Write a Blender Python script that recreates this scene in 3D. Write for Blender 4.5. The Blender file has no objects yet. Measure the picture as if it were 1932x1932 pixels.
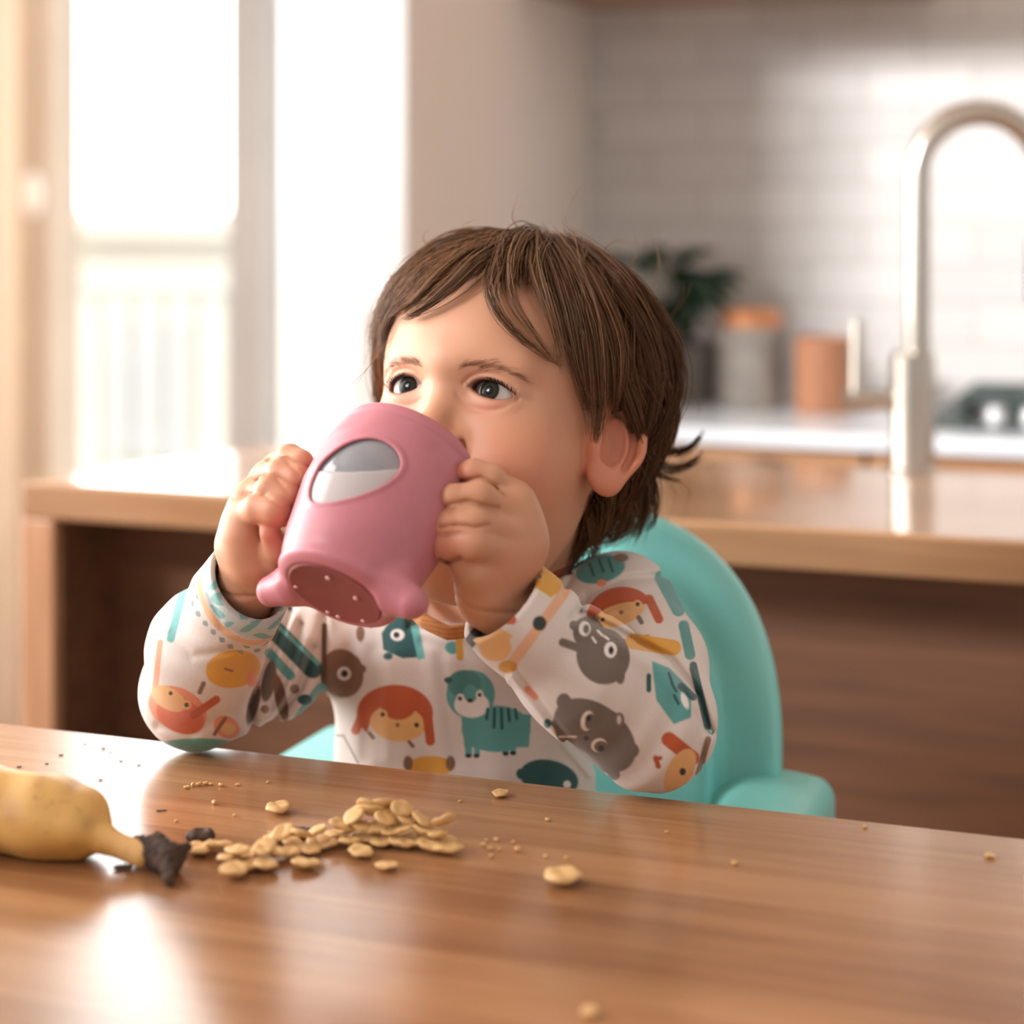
import bpy, math, random
import numpy as np
from mathutils import Vector, Matrix

sc = bpy.context.scene
COL = sc.collection
# ------------------------------------------------------------------ camera
CAMZ = 1.08; F = 3500.0; HZ = 400.0; CX = 966.0
cam_d = bpy.data.cameras.new('camera'); cam = bpy.data.objects.new('camera', cam_d); COL.objects.link(cam)
cam.location = (0, 0, CAMZ); cam.rotation_euler = (math.pi/2, 0, 0)
cam_d.sensor_width = 36.0; cam_d.lens = 36.0*F/1932.0
cam_d.shift_y = -(966.0-HZ)/1932.0
cam_d.clip_start = 0.05; cam_d.clip_end = 200
cam_d.dof.use_dof = True; cam_d.dof.focus_distance = 1.065; cam_d.dof.aperture_fstop = 3.3
sc.camera = cam
# ------------------------------------------------------------------ kitchen axes
YAW = math.atan(0.3686)
U = np.array([math.cos(YAW), -math.sin(YAW), 0.0]); V = np.array([math.sin(YAW), math.cos(YAW), 0.0]); Z = np.array([0, 0, 1.0])
# ------------------------------------------------------------------ world
w = bpy.data.worlds.new('sky'); sc.world = w; w.use_nodes = True
nt = w.node_tree; nt.nodes.clear()
def wn(t, **k):
    n = nt.nodes.new(t)
    for a, b in k.items(): setattr(n, a, b)
    return n
wo = wn('ShaderNodeOutputWorld'); bg = wn('ShaderNodeBackground'); tc = wn('ShaderNodeTexCoord')
dp = wn('ShaderNodeVectorMath', operation='DOT_PRODUCT'); dp.inputs[1].default_value = (-0.55, 0.80, 0.24)
nt.links.new(tc.outputs['Generated'], dp.inputs[0])
mr = wn('ShaderNodeMapRange', interpolation_type='SMOOTHSTEP')
mr.inputs['From Min'].default_value = 0.25; mr.inputs['From Max'].default_value = 0.95
mr.inputs['To Min'].default_value = 0.0; mr.inputs['To Max'].default_value = 1.0
nt.links.new(dp.outputs['Value'], mr.inputs['Value'])
mx = wn('ShaderNodeMix', data_type='RGBA')
mx.inputs[6].default_value = (0.66, 0.645, 0.635, 1); mx.inputs[7].default_value = (8.0, 7.9, 7.7, 1)
nt.links.new(mr.outputs[0], mx.inputs[0])
sz = wn('ShaderNodeSeparateXYZ'); nt.links.new(tc.outputs['Generated'], sz.inputs[0])
mz = wn('ShaderNodeMapRange', interpolation_type='SMOOTHSTEP'); mz.inputs['From Min'].default_value = 0.35; mz.inputs['From Max'].default_value = 0.75
nt.links.new(sz.outputs[2], mz.inputs['Value'])
m2 = wn('ShaderNodeMix', data_type='RGBA'); m2.inputs[7].default_value = (7.0, 6.9, 6.7, 1)     # the open sky overhead
nt.links.new(mz.outputs[0], m2.inputs[0]); nt.links.new(mx.outputs[2], m2.inputs[6]); nt.links.new(m2.outputs[2], bg.inputs['Color'])
bg.inputs['Strength'].default_value = 1.0
nt.links.new(bg.outputs[0], wo.inputs[0])
# ------------------------------------------------------------------ area lights added out of view at the left of the room
def area(name, loc, target, sx, sy, power, color=(1, 1, 1)):
    l = bpy.data.lights.new(name, 'AREA'); l.shape = 'RECTANGLE'; l.size = sx; l.size_y = sy; l.energy = power; l.color = color
    o = bpy.data.objects.new(name, l); COL.objects.link(o); o.location = loc
    o.rotation_euler = (Vector(target)-Vector(loc)).to_track_quat('-Z', 'Y').to_euler()
    return o
area('added_left_light', (-1.75, 1.75, 1.55), (0.2, 1.35, 0.95), 1.6, 1.5, 36, (1.0, 0.98, 0.965))  # added area light for daylight from the left, no window built there
fw = area('added_tile_light', (-2.25, 0.10, 2.3), (0.95, 2.45, 1.25), 0.7, 0.7, 15, (0.97, 0.98, 1.0)); fw.data.spread = math.radians(42)  # narrow beam added to brighten the tiles, no window behind it
# ------------------------------------------------------------------ exposure
sc.view_settings.view_transform = 'Standard'; sc.view_settings.look = 'None'
sc.view_settings.exposure = 0.12; sc.view_settings.gamma = 1.0; sc.view_settings.use_curve_mapping = False
sc.cycles.max_bounces = 6; sc.cycles.diffuse_bounces = 3; sc.cycles.glossy_bounces = 3; sc.cycles.transmission_bounces = 6
sc.cycles.caustics_reflective = False; sc.cycles.caustics_refractive = False
sc.cycles.use_denoising = True
try: sc.cycles.denoiser = 'OPENIMAGEDENOISE'
except Exception: pass

# ================================================================== helpers
def srgb(r, g, b):
    def f(c):
        c = c/255.0
        return c/12.92 if c <= 0.04045 else ((c+0.055)/1.055)**2.4
    return (f(r), f(g), f(b), 1.0)
def W(px, py, Y):                                   # where a point of the place at distance Y stands
    return np.array([(px-CX)/F*Y, Y, CAMZ-(py-HZ)/F*Y])
def UV(px, v):                                      # kitchen u coordinate seen at column px on the plane v
    t = (px-CX)/F
    Y = v/(V[0]*t+V[1])
    return U[0]*t*Y+U[1]*Y
def on_plane(px, py, z):                            # point of a level surface
    Y = (CAMZ-z)*F/(py-HZ)
    return np.array([(px-CX)/F*Y, Y, z])
def toK(p): return np.array([p@U, p@V, p[2]])
def K(u, v, z): return u*U+v*V+z*Z

class NT:
    def __init__(s, m): s.t = m.node_tree; s.t.nodes.clear()
    def n(s, t, ins=None, **k):
        n = s.t.nodes.new(t)
        for a, b in k.items(): setattr(n, a, b)
        for a, b in (ins or {}).items():
            if hasattr(b, 'links'): s.t.links.new(b, n.inputs[a])
            else: n.inputs[a].default_value = b
        return n
def mat(name, base=(0.8, 0.8, 0.8, 1), rough=0.5, build=None, **kw):
    m = bpy.data.materials.new(name); m.use_nodes = True
    T = NT(m); o = T.n('ShaderNodeOutputMaterial'); p = T.n('ShaderNodeBsdfPrincipled')
    T.t.links.new(p.outputs[0], o.inputs['Surface'])
    p.inputs['Base Color'].default_value = base; p.inputs['Roughness'].default_value = rough
    for a, b in kw.items(): p.inputs[a.replace('_', ' ')].default_value = b
    if build: build(T, p)
    return m
def L(T, a, b): T.t.links.new(a, b)
def noise_var(T, p, c1, c2, scale=8, vec=None, detail=4, stretch=(1, 1, 1), fac=(0.35, 0.65)):
    tc = T.n('ShaderNodeTexCoord'); mp = T.n('ShaderNodeMapping', {'Vector': tc.outputs['Object'], 'Scale': stretch})
    nz = T.n('ShaderNodeTexNoise', {'Vector': mp.outputs[0], 'Scale': scale, 'Detail': detail})
    rp = T.n('ShaderNodeMapRange', {'Value': nz.outputs[0], 'From Min': fac[0], 'From Max': fac[1]})
    mx = T.n('ShaderNodeMix', {0: rp.outputs[0], 6: c1, 7: c2}, data_type='RGBA')
    L(T, mx.outputs[2], p.inputs['Base Color'])
    return nz
def wood_mat(name, dark, light, rough=0.3, plank=0.11, axis=0, coat=0.0, coat_rough=0.1, bump=0.05, ior=1.5, seam=0.75):
    def b(T, p):
        tc = T.n('ShaderNodeTexCoord')
        sp = T.n('ShaderNodeSeparateXYZ', {0: tc.outputs['Object']})
        along = sp.outputs[axis]; across = sp.outputs[1 if axis == 0 else 0]; up = sp.outputs[2]
        if axis == 2: along = sp.outputs[2]; across = sp.outputs[0]; up = sp.outputs[1]
        q = T.n('ShaderNodeMath', {0: across, 1: plank}, operation='DIVIDE')
        fl = T.n('ShaderNodeMath', {0: q.outputs[0]}, operation='FLOOR')
        fr = T.n('ShaderNodeMath', {0: q.outputs[0]}, operation='FRACT')
        wn_ = T.n('ShaderNodeTexWhiteNoise', {'W': fl.outputs[0]}, noise_dimensions='1D')
        al2 = T.n('ShaderNodeMath', {0: wn_.outputs[0], 1: 7.0, 2: along}, operation='MULTIPLY_ADD')
        cb = T.n('ShaderNodeCombineXYZ', {0: al2.outputs[0], 1: across, 2: up})
        mp = T.n('ShaderNodeMapping', {'Vector': cb.outputs[0], 'Scale': (1.4, 22, 22)})
        nz = T.n('ShaderNodeTexNoise', {'Vector': mp.outputs[0], 'Scale': 2.2, 'Detail': 6, 'Roughness': 0.6, 'Distortion': 0.6})
        mp2 = T.n('ShaderNodeMapping', {'Vector': cb.outputs[0], 'Scale': (6, 240, 240)})
        nf = T.n('ShaderNodeTexNoise', {'Vector': mp2.outputs[0], 'Scale': 1.5, 'Detail': 3})
        ad = T.n('ShaderNodeMath', {0: nf.outputs[0], 1: 0.25, 2: nz.outputs[0]}, operation='MULTIPLY_ADD')
        a3 = T.n('ShaderNodeMath', {0: wn_.outputs[0], 1: 0.32, 2: ad.outputs[0]}, operation='MULTIPLY_ADD')
        rp = T.n('ShaderNodeMapRange', {'Value': a3.outputs[0], 'From Min': 0.52, 'From Max': 1.05})
        mx = T.n('ShaderNodeMix', {0: rp.outputs[0], 6: dark, 7: light}, data_type='RGBA')
        # thin dark joints between the boards
        e = T.n('ShaderNodeMath', {0: fr.outputs[0], 1: 0.5}, operation='SUBTRACT')
        e2 = T.n('ShaderNodeMath', {0: e.outputs[0]}, operation='ABSOLUTE')
        e3 = T.n('ShaderNodeMapRange', {'Value': e2.outputs[0], 'From Min': 0.485, 'From Max': 0.5, 'To Min': 1.0, 'To Max': seam})
        mm = T.n('ShaderNodeMix', {0: 1.0, 6: mx.outputs[2], 7: e3.outputs[0]}, data_type='RGBA', blend_type='MULTIPLY')
        L(T, mm.outputs[2], p.inputs['Base Color'])
        bp = T.n('ShaderNodeBump', {'Height': ad.outputs[0], 'Strength': bump, 'Distance': 0.002})
        L(T, bp.outputs[0], p.inputs['Normal'])
        p.inputs['IOR'].default_value = ior
        p.inputs['Coat Weight'].default_value = coat; p.inputs['Coat Roughness'].default_value = coat_rough
    return mat(name, rough=rough, build=b)

def tag(o, label=None, cat=None, group=None, kind=None):
    if label: o['label'] = label
    if cat: o['category'] = cat
    if group: o['group'] = group
    if kind: o['kind'] = kind
    return o
def empty(name, loc, rz=0.0):
    o = bpy.data.objects.new(name, None); COL.objects.link(o); o.empty_display_size = 0.05
    o.location = tuple(loc); o.rotation_euler = (0, 0, rz); return o
def link(name, me, m=None, parent=None, loc=None, rz=None, smooth=False):
    o = bpy.data.objects.new(name, me); COL.objects.link(o)
    if m is not None: me.materials.append(m)
    if parent is not None: o.parent = parent
    if loc is not None: o.location = tuple(loc)
    if rz is not None: o.rotation_euler = (0, 0, rz)
    if smooth:
        me.polygons.foreach_set('use_smooth', np.ones(len(me.polygons), dtype=bool))
    return o
class MB:
    def __init__(s): s.v = []; s.f = []
    def add(s, vs, fs):
        b = len(s.v); s.v += [tuple(map(float, x)) for x in vs]; s.f += [tuple(b+i for i in f) for f in fs]; return s
    def box(s, x0, x1, y0, y1, z0, z1):
        return s.add([(x0,y0,z0),(x1,y0,z0),(x1,y1,z0),(x0,y1,z0),(x0,y0,z1),(x1,y0,z1),(x1,y1,z1),(x0,y1,z1)],
                     [(0,3,2,1),(4,5,6,7),(0,1,5,4),(1,2,6,5),(2,3,7,6),(3,0,4,7)])
    def prism(s, pts, z0, z1):                       # outline in xy, extruded in z
        n = len(pts); vs = [(x, y, z0) for x, y in pts]+[(x, y, z1) for x, y in pts]
        return s.add(vs, [tuple(range(n-1, -1, -1)), tuple(range(n, 2*n))]+[(i, (i+1) % n, n+(i+1) % n, n+i) for i in range(n)])
    def lathe(s, prof, n=32, axis=None, org=(0, 0, 0)):   # prof: (r, h)
        org = np.array(org, float)
        A = np.array([0, 0, 1.0]) if axis is None else np.array(axis, float)/np.linalg.norm(axis)
        h = np.array([1.0, 0, 0]) if abs(A[0]) < 0.8 else np.array([0, 1.0, 0])
        e1 = np.cross(A, h); e1 /= np.linalg.norm(e1); e2 = np.cross(A, e1)
        vs = []; fs = []
        for r, z in prof:
            for i in range(n):
                t = 2*math.pi*i/n; vs.append(org+A*z+r*(math.cos(t)*e1+math.sin(t)*e2))
        for j in range(len(prof)-1):
            for i in range(n):
                k = (i+1) % n; fs.append((j*n+i, j*n+k, (j+1)*n+k, (j+1)*n+i))
        fs.append(tuple(range(n-1, -1, -1))); m0 = (len(prof)-1)*n; fs.append(tuple(m0+i for i in range(n)))
        return s.add(vs, fs)
    def tube(s, pts, r, n=12, cap=True):
        P = [np.array(p, float) for p in pts]; R = r if hasattr(r, '__len__') else [r]*len(P)
        vs = []; fs = []; prev = None
        for i, p in enumerate(P):
            a = P[max(i-1, 0)]; b = P[min(i+1, len(P)-1)]; d = b-a; d /= (np.linalg.norm(d)+1e-12)
            if prev is None:
                h = np.array([0, 0, 1.0]) if abs(d[2]) < 0.9 else np.array([1.0, 0, 0])
                e1 = np.cross(d, h)
            else: e1 = prev-d*(prev@d)
            e1 /= (np.linalg.norm(e1)+1e-12); prev = e1; e2 = np.cross(d, e1)
            for k in range(n):
                t = 2*math.pi*k/n; vs.append(p+R[i]*(math.cos(t)*e1+math.sin(t)*e2))
        for j in range(len(P)-1):
            for i in range(n):
                k = (i+1) % n; fs.append((j*n+i, j*n+k, (j+1)*n+k, (j+1)*n+i))
        if cap: fs.append(tuple(range(n-1, -1, -1))); m0 = (len(P)-1)*n; fs.append(tuple(m0+i for i in range(n)))
        return s.add(vs, fs)
    def mesh(s, name):
        me = bpy.data.meshes.new(name); me.from_pydata(s.v, [], s.f); me.update(); return me
    def build(s, name, m, parent=None, loc=None, rz=None, smooth=False, bevel=0, seg=2, auto=False):
        o = link(name, s.mesh(name), m, parent, loc, rz, smooth)
        if bevel:
            b = o.modifiers.new('bevel', 'BEVEL'); b.width = bevel; b.segments = seg; b.limit_method = 'ANGLE'
        if auto:
            o.data.polygons.foreach_set('use_smooth', np.ones(len(o.data.polygons), dtype=bool))
            o.modifiers.new('wn', 'WEIGHTED_NORMAL').keep_sharp = True
            try: o.data.set_sharp_from_angle(angle=math.radians(35))
            except Exception: pass
        return o
def kthing(name, u, v, z): return empty(name, K(u, v, z), -YAW)
def kbox(name, m, u0, u1, v0, v1, z0, z1, parent=None, base=None, bevel=0.0, **k):
    # a box laid out on the kitchen axes; local origin = its base centre (or the parent's base)
    if parent is not None and base is not None: c = base; loc = None; rz = None
    else: c = ((u0+u1)/2, (v0+v1)/2, z0); loc = K(*c); rz = -YAW
    o = MB().box(u0-c[0], u1-c[0], v0-c[1], v1-c[1], z0-c[2], z1-c[2]).build(name, m, parent, loc, rz, bevel=bevel, **k)
    return o
# ================================================================== room shell
TZ = 0.75; CZ = 0.815
VT = 1.0115          # far edge of the dining table
VI = 1.545           # front of the island
VW = 2.645           # tiled wall
UC = UV(1110, VW)    # inner corner
VP = UC*0+1.956      # end of the short wall
VG = 3.25            # plane of the glazed door
UPL = UV(530, VP)
M_wall = mat('warm grey plaster', rough=0.85, build=lambda T, p: noise_var(T, p, srgb(236, 222, 209), srgb(240, 227, 215), 3))
M_wallw = mat('white plaster', rough=0.8, build=lambda T, p: noise_var(T, p, srgb(238, 238, 236), srgb(243, 243, 242), 3))
M_ceil = mat('ceiling paint', rough=0.9, build=lambda T, p: noise_var(T, p, srgb(228, 225, 220), srgb(234, 231, 227), 2))
M_floor = wood_mat('oak floor', srgb(150, 118, 90), srgb(186, 152, 120), 0.4, plank=0.14)
M_frame = mat('grey window frame', rough=0.45, build=lambda T, p: noise_var(T, p, srgb(160, 158, 158), srgb(168, 166, 165), 5))
M_cream = mat('cream painted door', rough=0.5, build=lambda T, p: noise_var(T, p, srgb(196, 182, 168), srgb(204, 190, 176), 4))
def tiles(T, p):
    tc = T.n('ShaderNodeTexCoord')
    sp = T.n('ShaderNodeSeparateXYZ', {0: tc.outputs['Object']}); cb = T.n('ShaderNodeCombineXYZ', {0: sp.outputs[0], 1: sp.outputs[2]})
    br = T.n('ShaderNodeTexBrick', {'Vector': cb.outputs[0], 'Color1': srgb(226, 222, 218), 'Color2': srgb(214, 210, 206), 'Mortar': srgb(196, 190, 184),
             'Scale': 1.0, 'Mortar Size': 0.0022, 'Mortar Smooth': 0.3, 'Brick Width': 0.155, 'Row Height': 0.056, 'Bias': 0.0})
    L(T, br.outputs['Color'], p.inputs['Base Color'])
    bp = T.n('ShaderNodeBump', {'Height': br.outputs['Fac'], 'Strength': 0.4, 'Distance': 0.002}, invert=True)
    L(T, bp.outputs[0], p.inputs['Normal'])
M_tile = mat('white glazed tiles', rough=0.22, build=tiles)

def S(o): o['kind'] = 'structure'; return o
S(kbox('floor', M_floor, -4.2, 2.6, -3.0, VG+0.12, -0.04, 0.0))
S(kbox('ceiling', M_ceil, -4.2, 2.6, -3.0, VG+0.12, 2.5, 2.54))
S(kbox('wall_back', M_tile, UC, 2.6, VW, VW+0.08, 0, 2.5))
S(kbox('wall_right', M_wall, UC-0.06, UC, VP+0.012, VG, 0, 2.5))
S(kbox('trim_1', M_wallw, UC-0.06, UC+0.001, VP+0.004, VP+0.011, 0, 2.5))
# glazed wall: a wide balcony window with a cream post
uG0 = UV(128, VG); uG1 = UV(452, VG); uP0 = UV(40, VG); uW0 = uG0-1.25; uW1 = UC-0.07
S(kbox('wall_left', M_wallw, -4.2, uW0, VG, VG+0.1, 0, 2.5))
S(kbox('trim_2', M_wallw, uW0, uW1, VG, VG+0.1, 2.34, 2.5))
win = S(kthing('window_1', (uG0+uG1)/2, VG, 0)); wb = ((uG0+uG1)/2, VG, 0)
kbox('frame', M_frame, uG1, uG1+0.075, VG-0.05, VG+0.05, 0.0, 2.34, win, wb, 0.006)
kbox('post', M_cream, uP0, uG0, VG-0.06, VG+0.05, 0.0, 2.34, win, wb, 0.006)
kbox('frame', M_frame, uW0, uW0+0.05, VG-0.03, VG+0.05, 0.0, 2.34, win, wb, 0.004)
kbox('frame', M_frame, uW1-0.05, uW1, VG-0.03, VG+0.05, 0.0, 2.34, win, wb, 0.004)
kbox('frame', M_frame, uW0+0.05, uW1-0.05, VG-0.028, VG+0.048, 2.26, 2.34, win, wb, 0.004)
kbox('frame', M_frame, uW0+0.05, uW1-0.05, VG-0.028, VG+0.048, 0.0, 0.10, win, wb, 0.004)
def glassb(T, p):
    o = [n for n in T.t.nodes if n.type == 'OUTPUT_MATERIAL'][0]
    tr = T.n('ShaderNodeBsdfTransparent', {'Color': (0.96, 0.97, 0.97, 1)}); gl = T.n('ShaderNodeBsdfGlossy', {'Roughness': 0.02})
    mx = T.n('ShaderNodeMixShader', {0: 0.06, 1: tr.outputs[0], 2: gl.outputs[0]}); L(T, mx.outputs[0], o.inputs[0])
M_pane = mat('window glass', build=glassb)
for a_, b_ in ((uW0+0.05, uP0), (uG0, uG1), (uG1+0.075, uW1-0.05)): kbox('pane', M_pane, a_, b_, VG+0.005, VG+0.011, 0.10, 2.26, win, wb)
hu = UV(56, VG-0.08)
mb = MB(); mb.lathe([(0.001, 0), (0.018, 0.0), (0.022, 0.006), (0.022, 0.014), (0.016, 0.022), (0.001, 0.024)], 24, axis=(0, -1, 0))
h = mb.build('white_oval', mat('white enamel', srgb(252, 252, 250), 0.25), win, loc=(hu-wb[0], VG-0.060-wb[1], 1.08+0.035*VG/3.2), smooth=True); h.scale = (1, 1, 2.1)  # small white oval set on the cream post
# sheer curtains
def curtain(name, u0, u1, v, z0, z1, m, amp=0.02, waves=9):
    mb = MB(); n = 160; vs = []; fs = []
    for i in range(n+1):
        t = i/n; u = (u1-u0)*(t-0.5); o_ = amp*math.sin(t*waves*2*math.pi)+0.3*amp*math.sin(t*waves*5.1+1)
        vs += [(u, o_, 0), (u, o_*0.7, z1-z0)]
    for i in range(n): fs.append((2*i, 2*i+2, 2*i+3, 2*i+1))
    mb.add(vs, fs); o = mb.build(name, m, None, K((u0+u1)/2, v, z0), -YAW, smooth=True)
    s = o.modifiers.new('thick', 'SOLIDIFY'); s.thickness = 0.0015
    return o
def sheer(c, tr_):
    def f(T, p):
        o = [n for n in T.t.nodes if n.type == 'OUTPUT_MATERIAL'][0]
        tl = T.n('ShaderNodeBsdfTranslucent', {'Color': c}); df = T.n('ShaderNodeBsdfDiffuse', {'Color': c}); tp_ = T.n('ShaderNodeBsdfTransparent')
        mx = T.n('ShaderNodeMixShader', {0: 0.35, 1: tl.outputs[0], 2: df.outputs[0]}); m2 = T.n('ShaderNodeMixShader', {0: tr_, 1: mx.outputs[0], 2: tp_.outputs[0]}); L(T, m2.outputs[0], o.inputs[0])
    return f
M_sheer = mat('white sheer cloth', build=sheer((0.88, 0.88, 0.87, 1), 0.32))
M_sheerc = mat('cream sheer cloth', build=sheer((0.86, 0.75, 0.64, 1), 0.06))
tag(curtain('curtain', UPL, UC-0.002, VP-0.004, 0.02, 2.48, M_sheer, 0.006, 3), 'white sheer curtain hanging full length at the end of the beige wall', 'curtain')
tag(curtain('curtain', uP0-0.72, UV(36, VG-0.14), VG-0.14, 0.02, 2.30, M_sheerc, 0.014, 7), 'cream sheer curtain at the far left edge of the window', 'curtain')
# ------------------------------------------------------------------ balcony and houses outside
M_rail = mat('dark grey railing metal', rough=0.5, build=lambda T, p: noise_var(T, p, srgb(150, 152, 153), srgb(160, 162, 163), 20))
M_conc = mat('balcony concrete', rough=0.9, build=lambda T, p: noise_var(T, p, srgb(190, 184, 176), srgb(205, 199, 190), 6))
S(kbox('balcony_slab', M_conc, -5.5, UC+1.0, VG+0.12, VG+1.25, -0.2, -0.02)) 
VB = VG+1.1
zr = CAMZ-(550-HZ)/F*(VB/0.86)
rl = kthing('balcony_railing', -2.6, VB, -0.02); rb = (-2.6, VB, -0.02)
tag(rl, 'grey metal balcony railing seen through the bright window', 'railing')
kbox('top_rail', M_rail, -3.9, -1.0, VB-0.022, VB+0.022, zr-0.012, zr+0.012, rl, rb, 0.004)
kbox('bottom_rail', M_rail, -3.9, -1.0, VB-0.015, VB+0.015, 0.08, 0.11, rl, rb, 0.004)
for i in range(30):
    u = -3.88+i*0.0985
    kbox('baluster', M_rail, u-0.008, u+0.008, VB-0.008, VB+0.008, 0.10, zr-0.01, rl, rb)
M_stucco = mat('pale cream stucco', rough=0.9, build=lambda T, p: noise_var(T, p, srgb(248, 240, 226), srgb(242, 230, 212), 0.5))
M_stucco2 = mat('pale grey stucco', rough=0.9, build=lambda T, p: noise_var(T, p, srgb(226, 222, 216), srgb(206, 202, 198), 0.5))
def house(name, u0, u1, v0, v1, z1, m, label, nw):
    t = kthing(name, (u0+u1)/2, v0, -6); b = ((u0+u1)/2, v0, -6); tag(t, label, 'building')
    kbox('facade', m, u0, u1, v0, v1, -6, z1, t, b)
    kbox('roof', m, u0-0.2, u1+0.2, v0-0.2, v1+0.2, z1, z1+0.25, t, b)
    for i in range(nw):
        uu = u0+(u1-u0)*(i+0.5)/nw
        kbox('window', M_stucco2 if m is M_stucco else M_conc, uu-0.45, uu+0.45, v0-0.06, v0+0.02, z1-2.2, z1-0.8, t, b)
house('house', -16, -8.5, 16, 20, 0.85, M_stucco, 'low cream house beyond the balcony railing', 3)
house('apartment_house', -8.3, -5.0, 21, 25, 0.45, M_stucco2, 'pale grey house to the right of the cream one beyond the railing', 2)

# ================================================================== island
M_oak = wood_mat('warm oak', srgb(150, 104, 70), srgb(196, 150, 112), 0.35, plank=0.6, coat=0.25, coat_rough=0.12)
M_oakt = wood_mat('oak island top', srgb(160, 116, 82), srgb(192, 148, 112), 0.16, plank=0.12, coat=0.6, coat_rough=0.08, bump=0.02)
M_walnut = wood_mat('dark walnut panel', srgb(74, 45, 29), srgb(116, 76, 51), 0.6, plank=2.0, axis=0)
def walnut_front(T, p): pass
il = tag(kthing('kitchen_island', UV(700, VI), VI, 0), 'oak kitchen island with waterfall end and dark walnut recess behind the child', 'kitchen island')
ib = (UV(700, VI), VI, 0)
pfl = toK(on_plane(38, 892, CZ)); pbl = toK(on_plane(505, 846, CZ))
VIB = toK(on_plane(1337, 868, CZ))[1]
uR = 1.15; uL = UV(38, VI)
th = 0.036
ISLV0 = VI
mb = MB(); mb.prism([(uL-ib[0], VI-ib[1]), (uR-ib[0], VI-ib[1]), (uR-ib[0], VIB-ib[1]), (pbl[0]-ib[0], VIB-ib[1])], CZ-th, CZ)
mb.build('worktop', M_oakt, il, bevel=0.004, seg=3)
uLi = UV(100, VI)
mb = MB(); mb.prism([(uL-ib[0], VI-ib[1]), (uLi-ib[0], VI-ib[1]), (uLi-ib[0], VI+0.018-ib[1]), (uL-ib[0], VI+0.018-ib[1])], 0, CZ-th)
mb.build('end_panel', wood_mat('oak end panel', srgb(165, 120, 88), srgb(200, 156, 122), 0.4, plank=0.5, axis=2), il, bevel=0.003)
kbox('side_panel', M_walnut, uLi-0.02, uLi, VI+0.019, VI+0.12, 0.0, CZ-th-0.001, il, ib)
kbox('back_panel', M_walnut, uLi-0.02, uR, VI+0.121, VI+0.14, 0.0, CZ-th-0.001, il, ib)
kbox('plinth', M_walnut, uLi+0.001, uR, VI+0.11, VI+0.12, 0.0, 0.09, il, ib)

# faucet on the island
M_steel = mat('brushed nickel', srgb(196, 188, 178), 0.28, Metallic=1.0)
fp = on_plane(1722, 890, CZ); ft = empty('kitchen_faucet', fp, 0)
tag(ft, 'tall brushed nickel gooseneck faucet standing on the island top', 'faucet')
fs = fp[1]/F
MB().lathe([(0.001, 0), (48*fs, 0), (48*fs, 4*fs), (42*fs, 8*fs), (41*fs, 10*fs)], 40).build('base_ring', M_steel, ft, auto=True)
MB().lathe([(41*fs, 6*fs), (41*fs, 222*fs), (38*fs, 226*fs), (26*fs, 228*fs), (1e-4, 228*fs)], 40).build('body', M_steel, ft, auto=True)
pts = []
x0 = 10*fs; zt = (890-330)*fs; rA = 118*fs
for z in np.linspace(222*fs, zt, 8): pts.append((x0, 0, z))
for a in np.linspace(0, math.pi, 25)[1:]: pts.append((x0+rA-rA*math.cos(a), -0.0*math.sin(a), zt+rA*1.0*math.sin(a)))
for z in np.linspace(zt, zt-0.07, 5)[1:]: pts.append((x0+2*rA, 0, z))
MB().tube(pts, 24*fs, 24).build('spout', M_steel, ft, auto=True)
MB().tube([(x0+2*rA, 0, zt-0.065), (x0+2*rA, 0, zt-0.13)], 30*fs, 24).build('spray_head', M_steel, ft, auto=True)
MB().tube([(-38*fs, 0, 135*fs), (-128*fs, 0, 135*fs)], 19*fs, 20).build('valve', M_steel, ft, auto=True)
MB().tube([(-105*fs, 0, 150*fs), (-103*fs, 0, 285*fs)], [13*fs, 12*fs], 16).build('lever', M_steel, ft, auto=True)

# ================================================================== rear counter
M_quartz = mat('white worktop', rough=0.2, build=lambda T, p: noise_var(T, p, srgb(226, 230, 236), srgb(234, 238, 242), 12))
VR = toK(on_plane(966, 793, CZ))[1]
ub = UC+0.001
kc = tag(kthing('base_cabinets', 0.1, VR, 0), 'low oak base cabinets along the tiled wall behind the faucet', 'cabinet'); kcb = (0.1, VR, 0)
kbox('carcass', M_oak, ub, 1.9, VR+0.04, VW-0.001, 0.0, CZ-0.022, kc, kcb)
uu = [ub, UV(1290, VR), UV(1600, VR)+0.02, 1.0, 1.9]
for i in range(4):
    kbox('door', M_oak, uu[i]+0.003, uu[i+1]-0.003, VR+0.012, VR+0.037, 0.1, CZ-0.075, kc, kcb, 0.002)
    kbox('drawer_rail', M_oak, uu[i]+0.003, uu[i+1]-0.003, VR+0.008, VR+0.037, CZ-0.068, CZ-0.024, kc, kcb, 0.002)
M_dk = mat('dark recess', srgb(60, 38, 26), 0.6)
pr = toK(on_plane(1445, 852, CZ-0.03))
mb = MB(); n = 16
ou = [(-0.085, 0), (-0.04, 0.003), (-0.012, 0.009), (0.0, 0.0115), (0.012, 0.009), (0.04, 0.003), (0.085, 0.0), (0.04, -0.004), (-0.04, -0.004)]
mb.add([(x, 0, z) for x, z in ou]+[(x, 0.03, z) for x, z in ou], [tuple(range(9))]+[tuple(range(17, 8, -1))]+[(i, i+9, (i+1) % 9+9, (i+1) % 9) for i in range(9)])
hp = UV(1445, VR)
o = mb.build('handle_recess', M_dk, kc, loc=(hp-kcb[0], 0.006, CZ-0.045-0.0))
ct = kbox('counter_top', M_quartz, ub, 1.9, VR, VW-0.001, CZ-0.02, CZ, bevel=0.003)
tag(ct, 'long white stone worktop on the rear cabinets', 'worktop')
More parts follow.
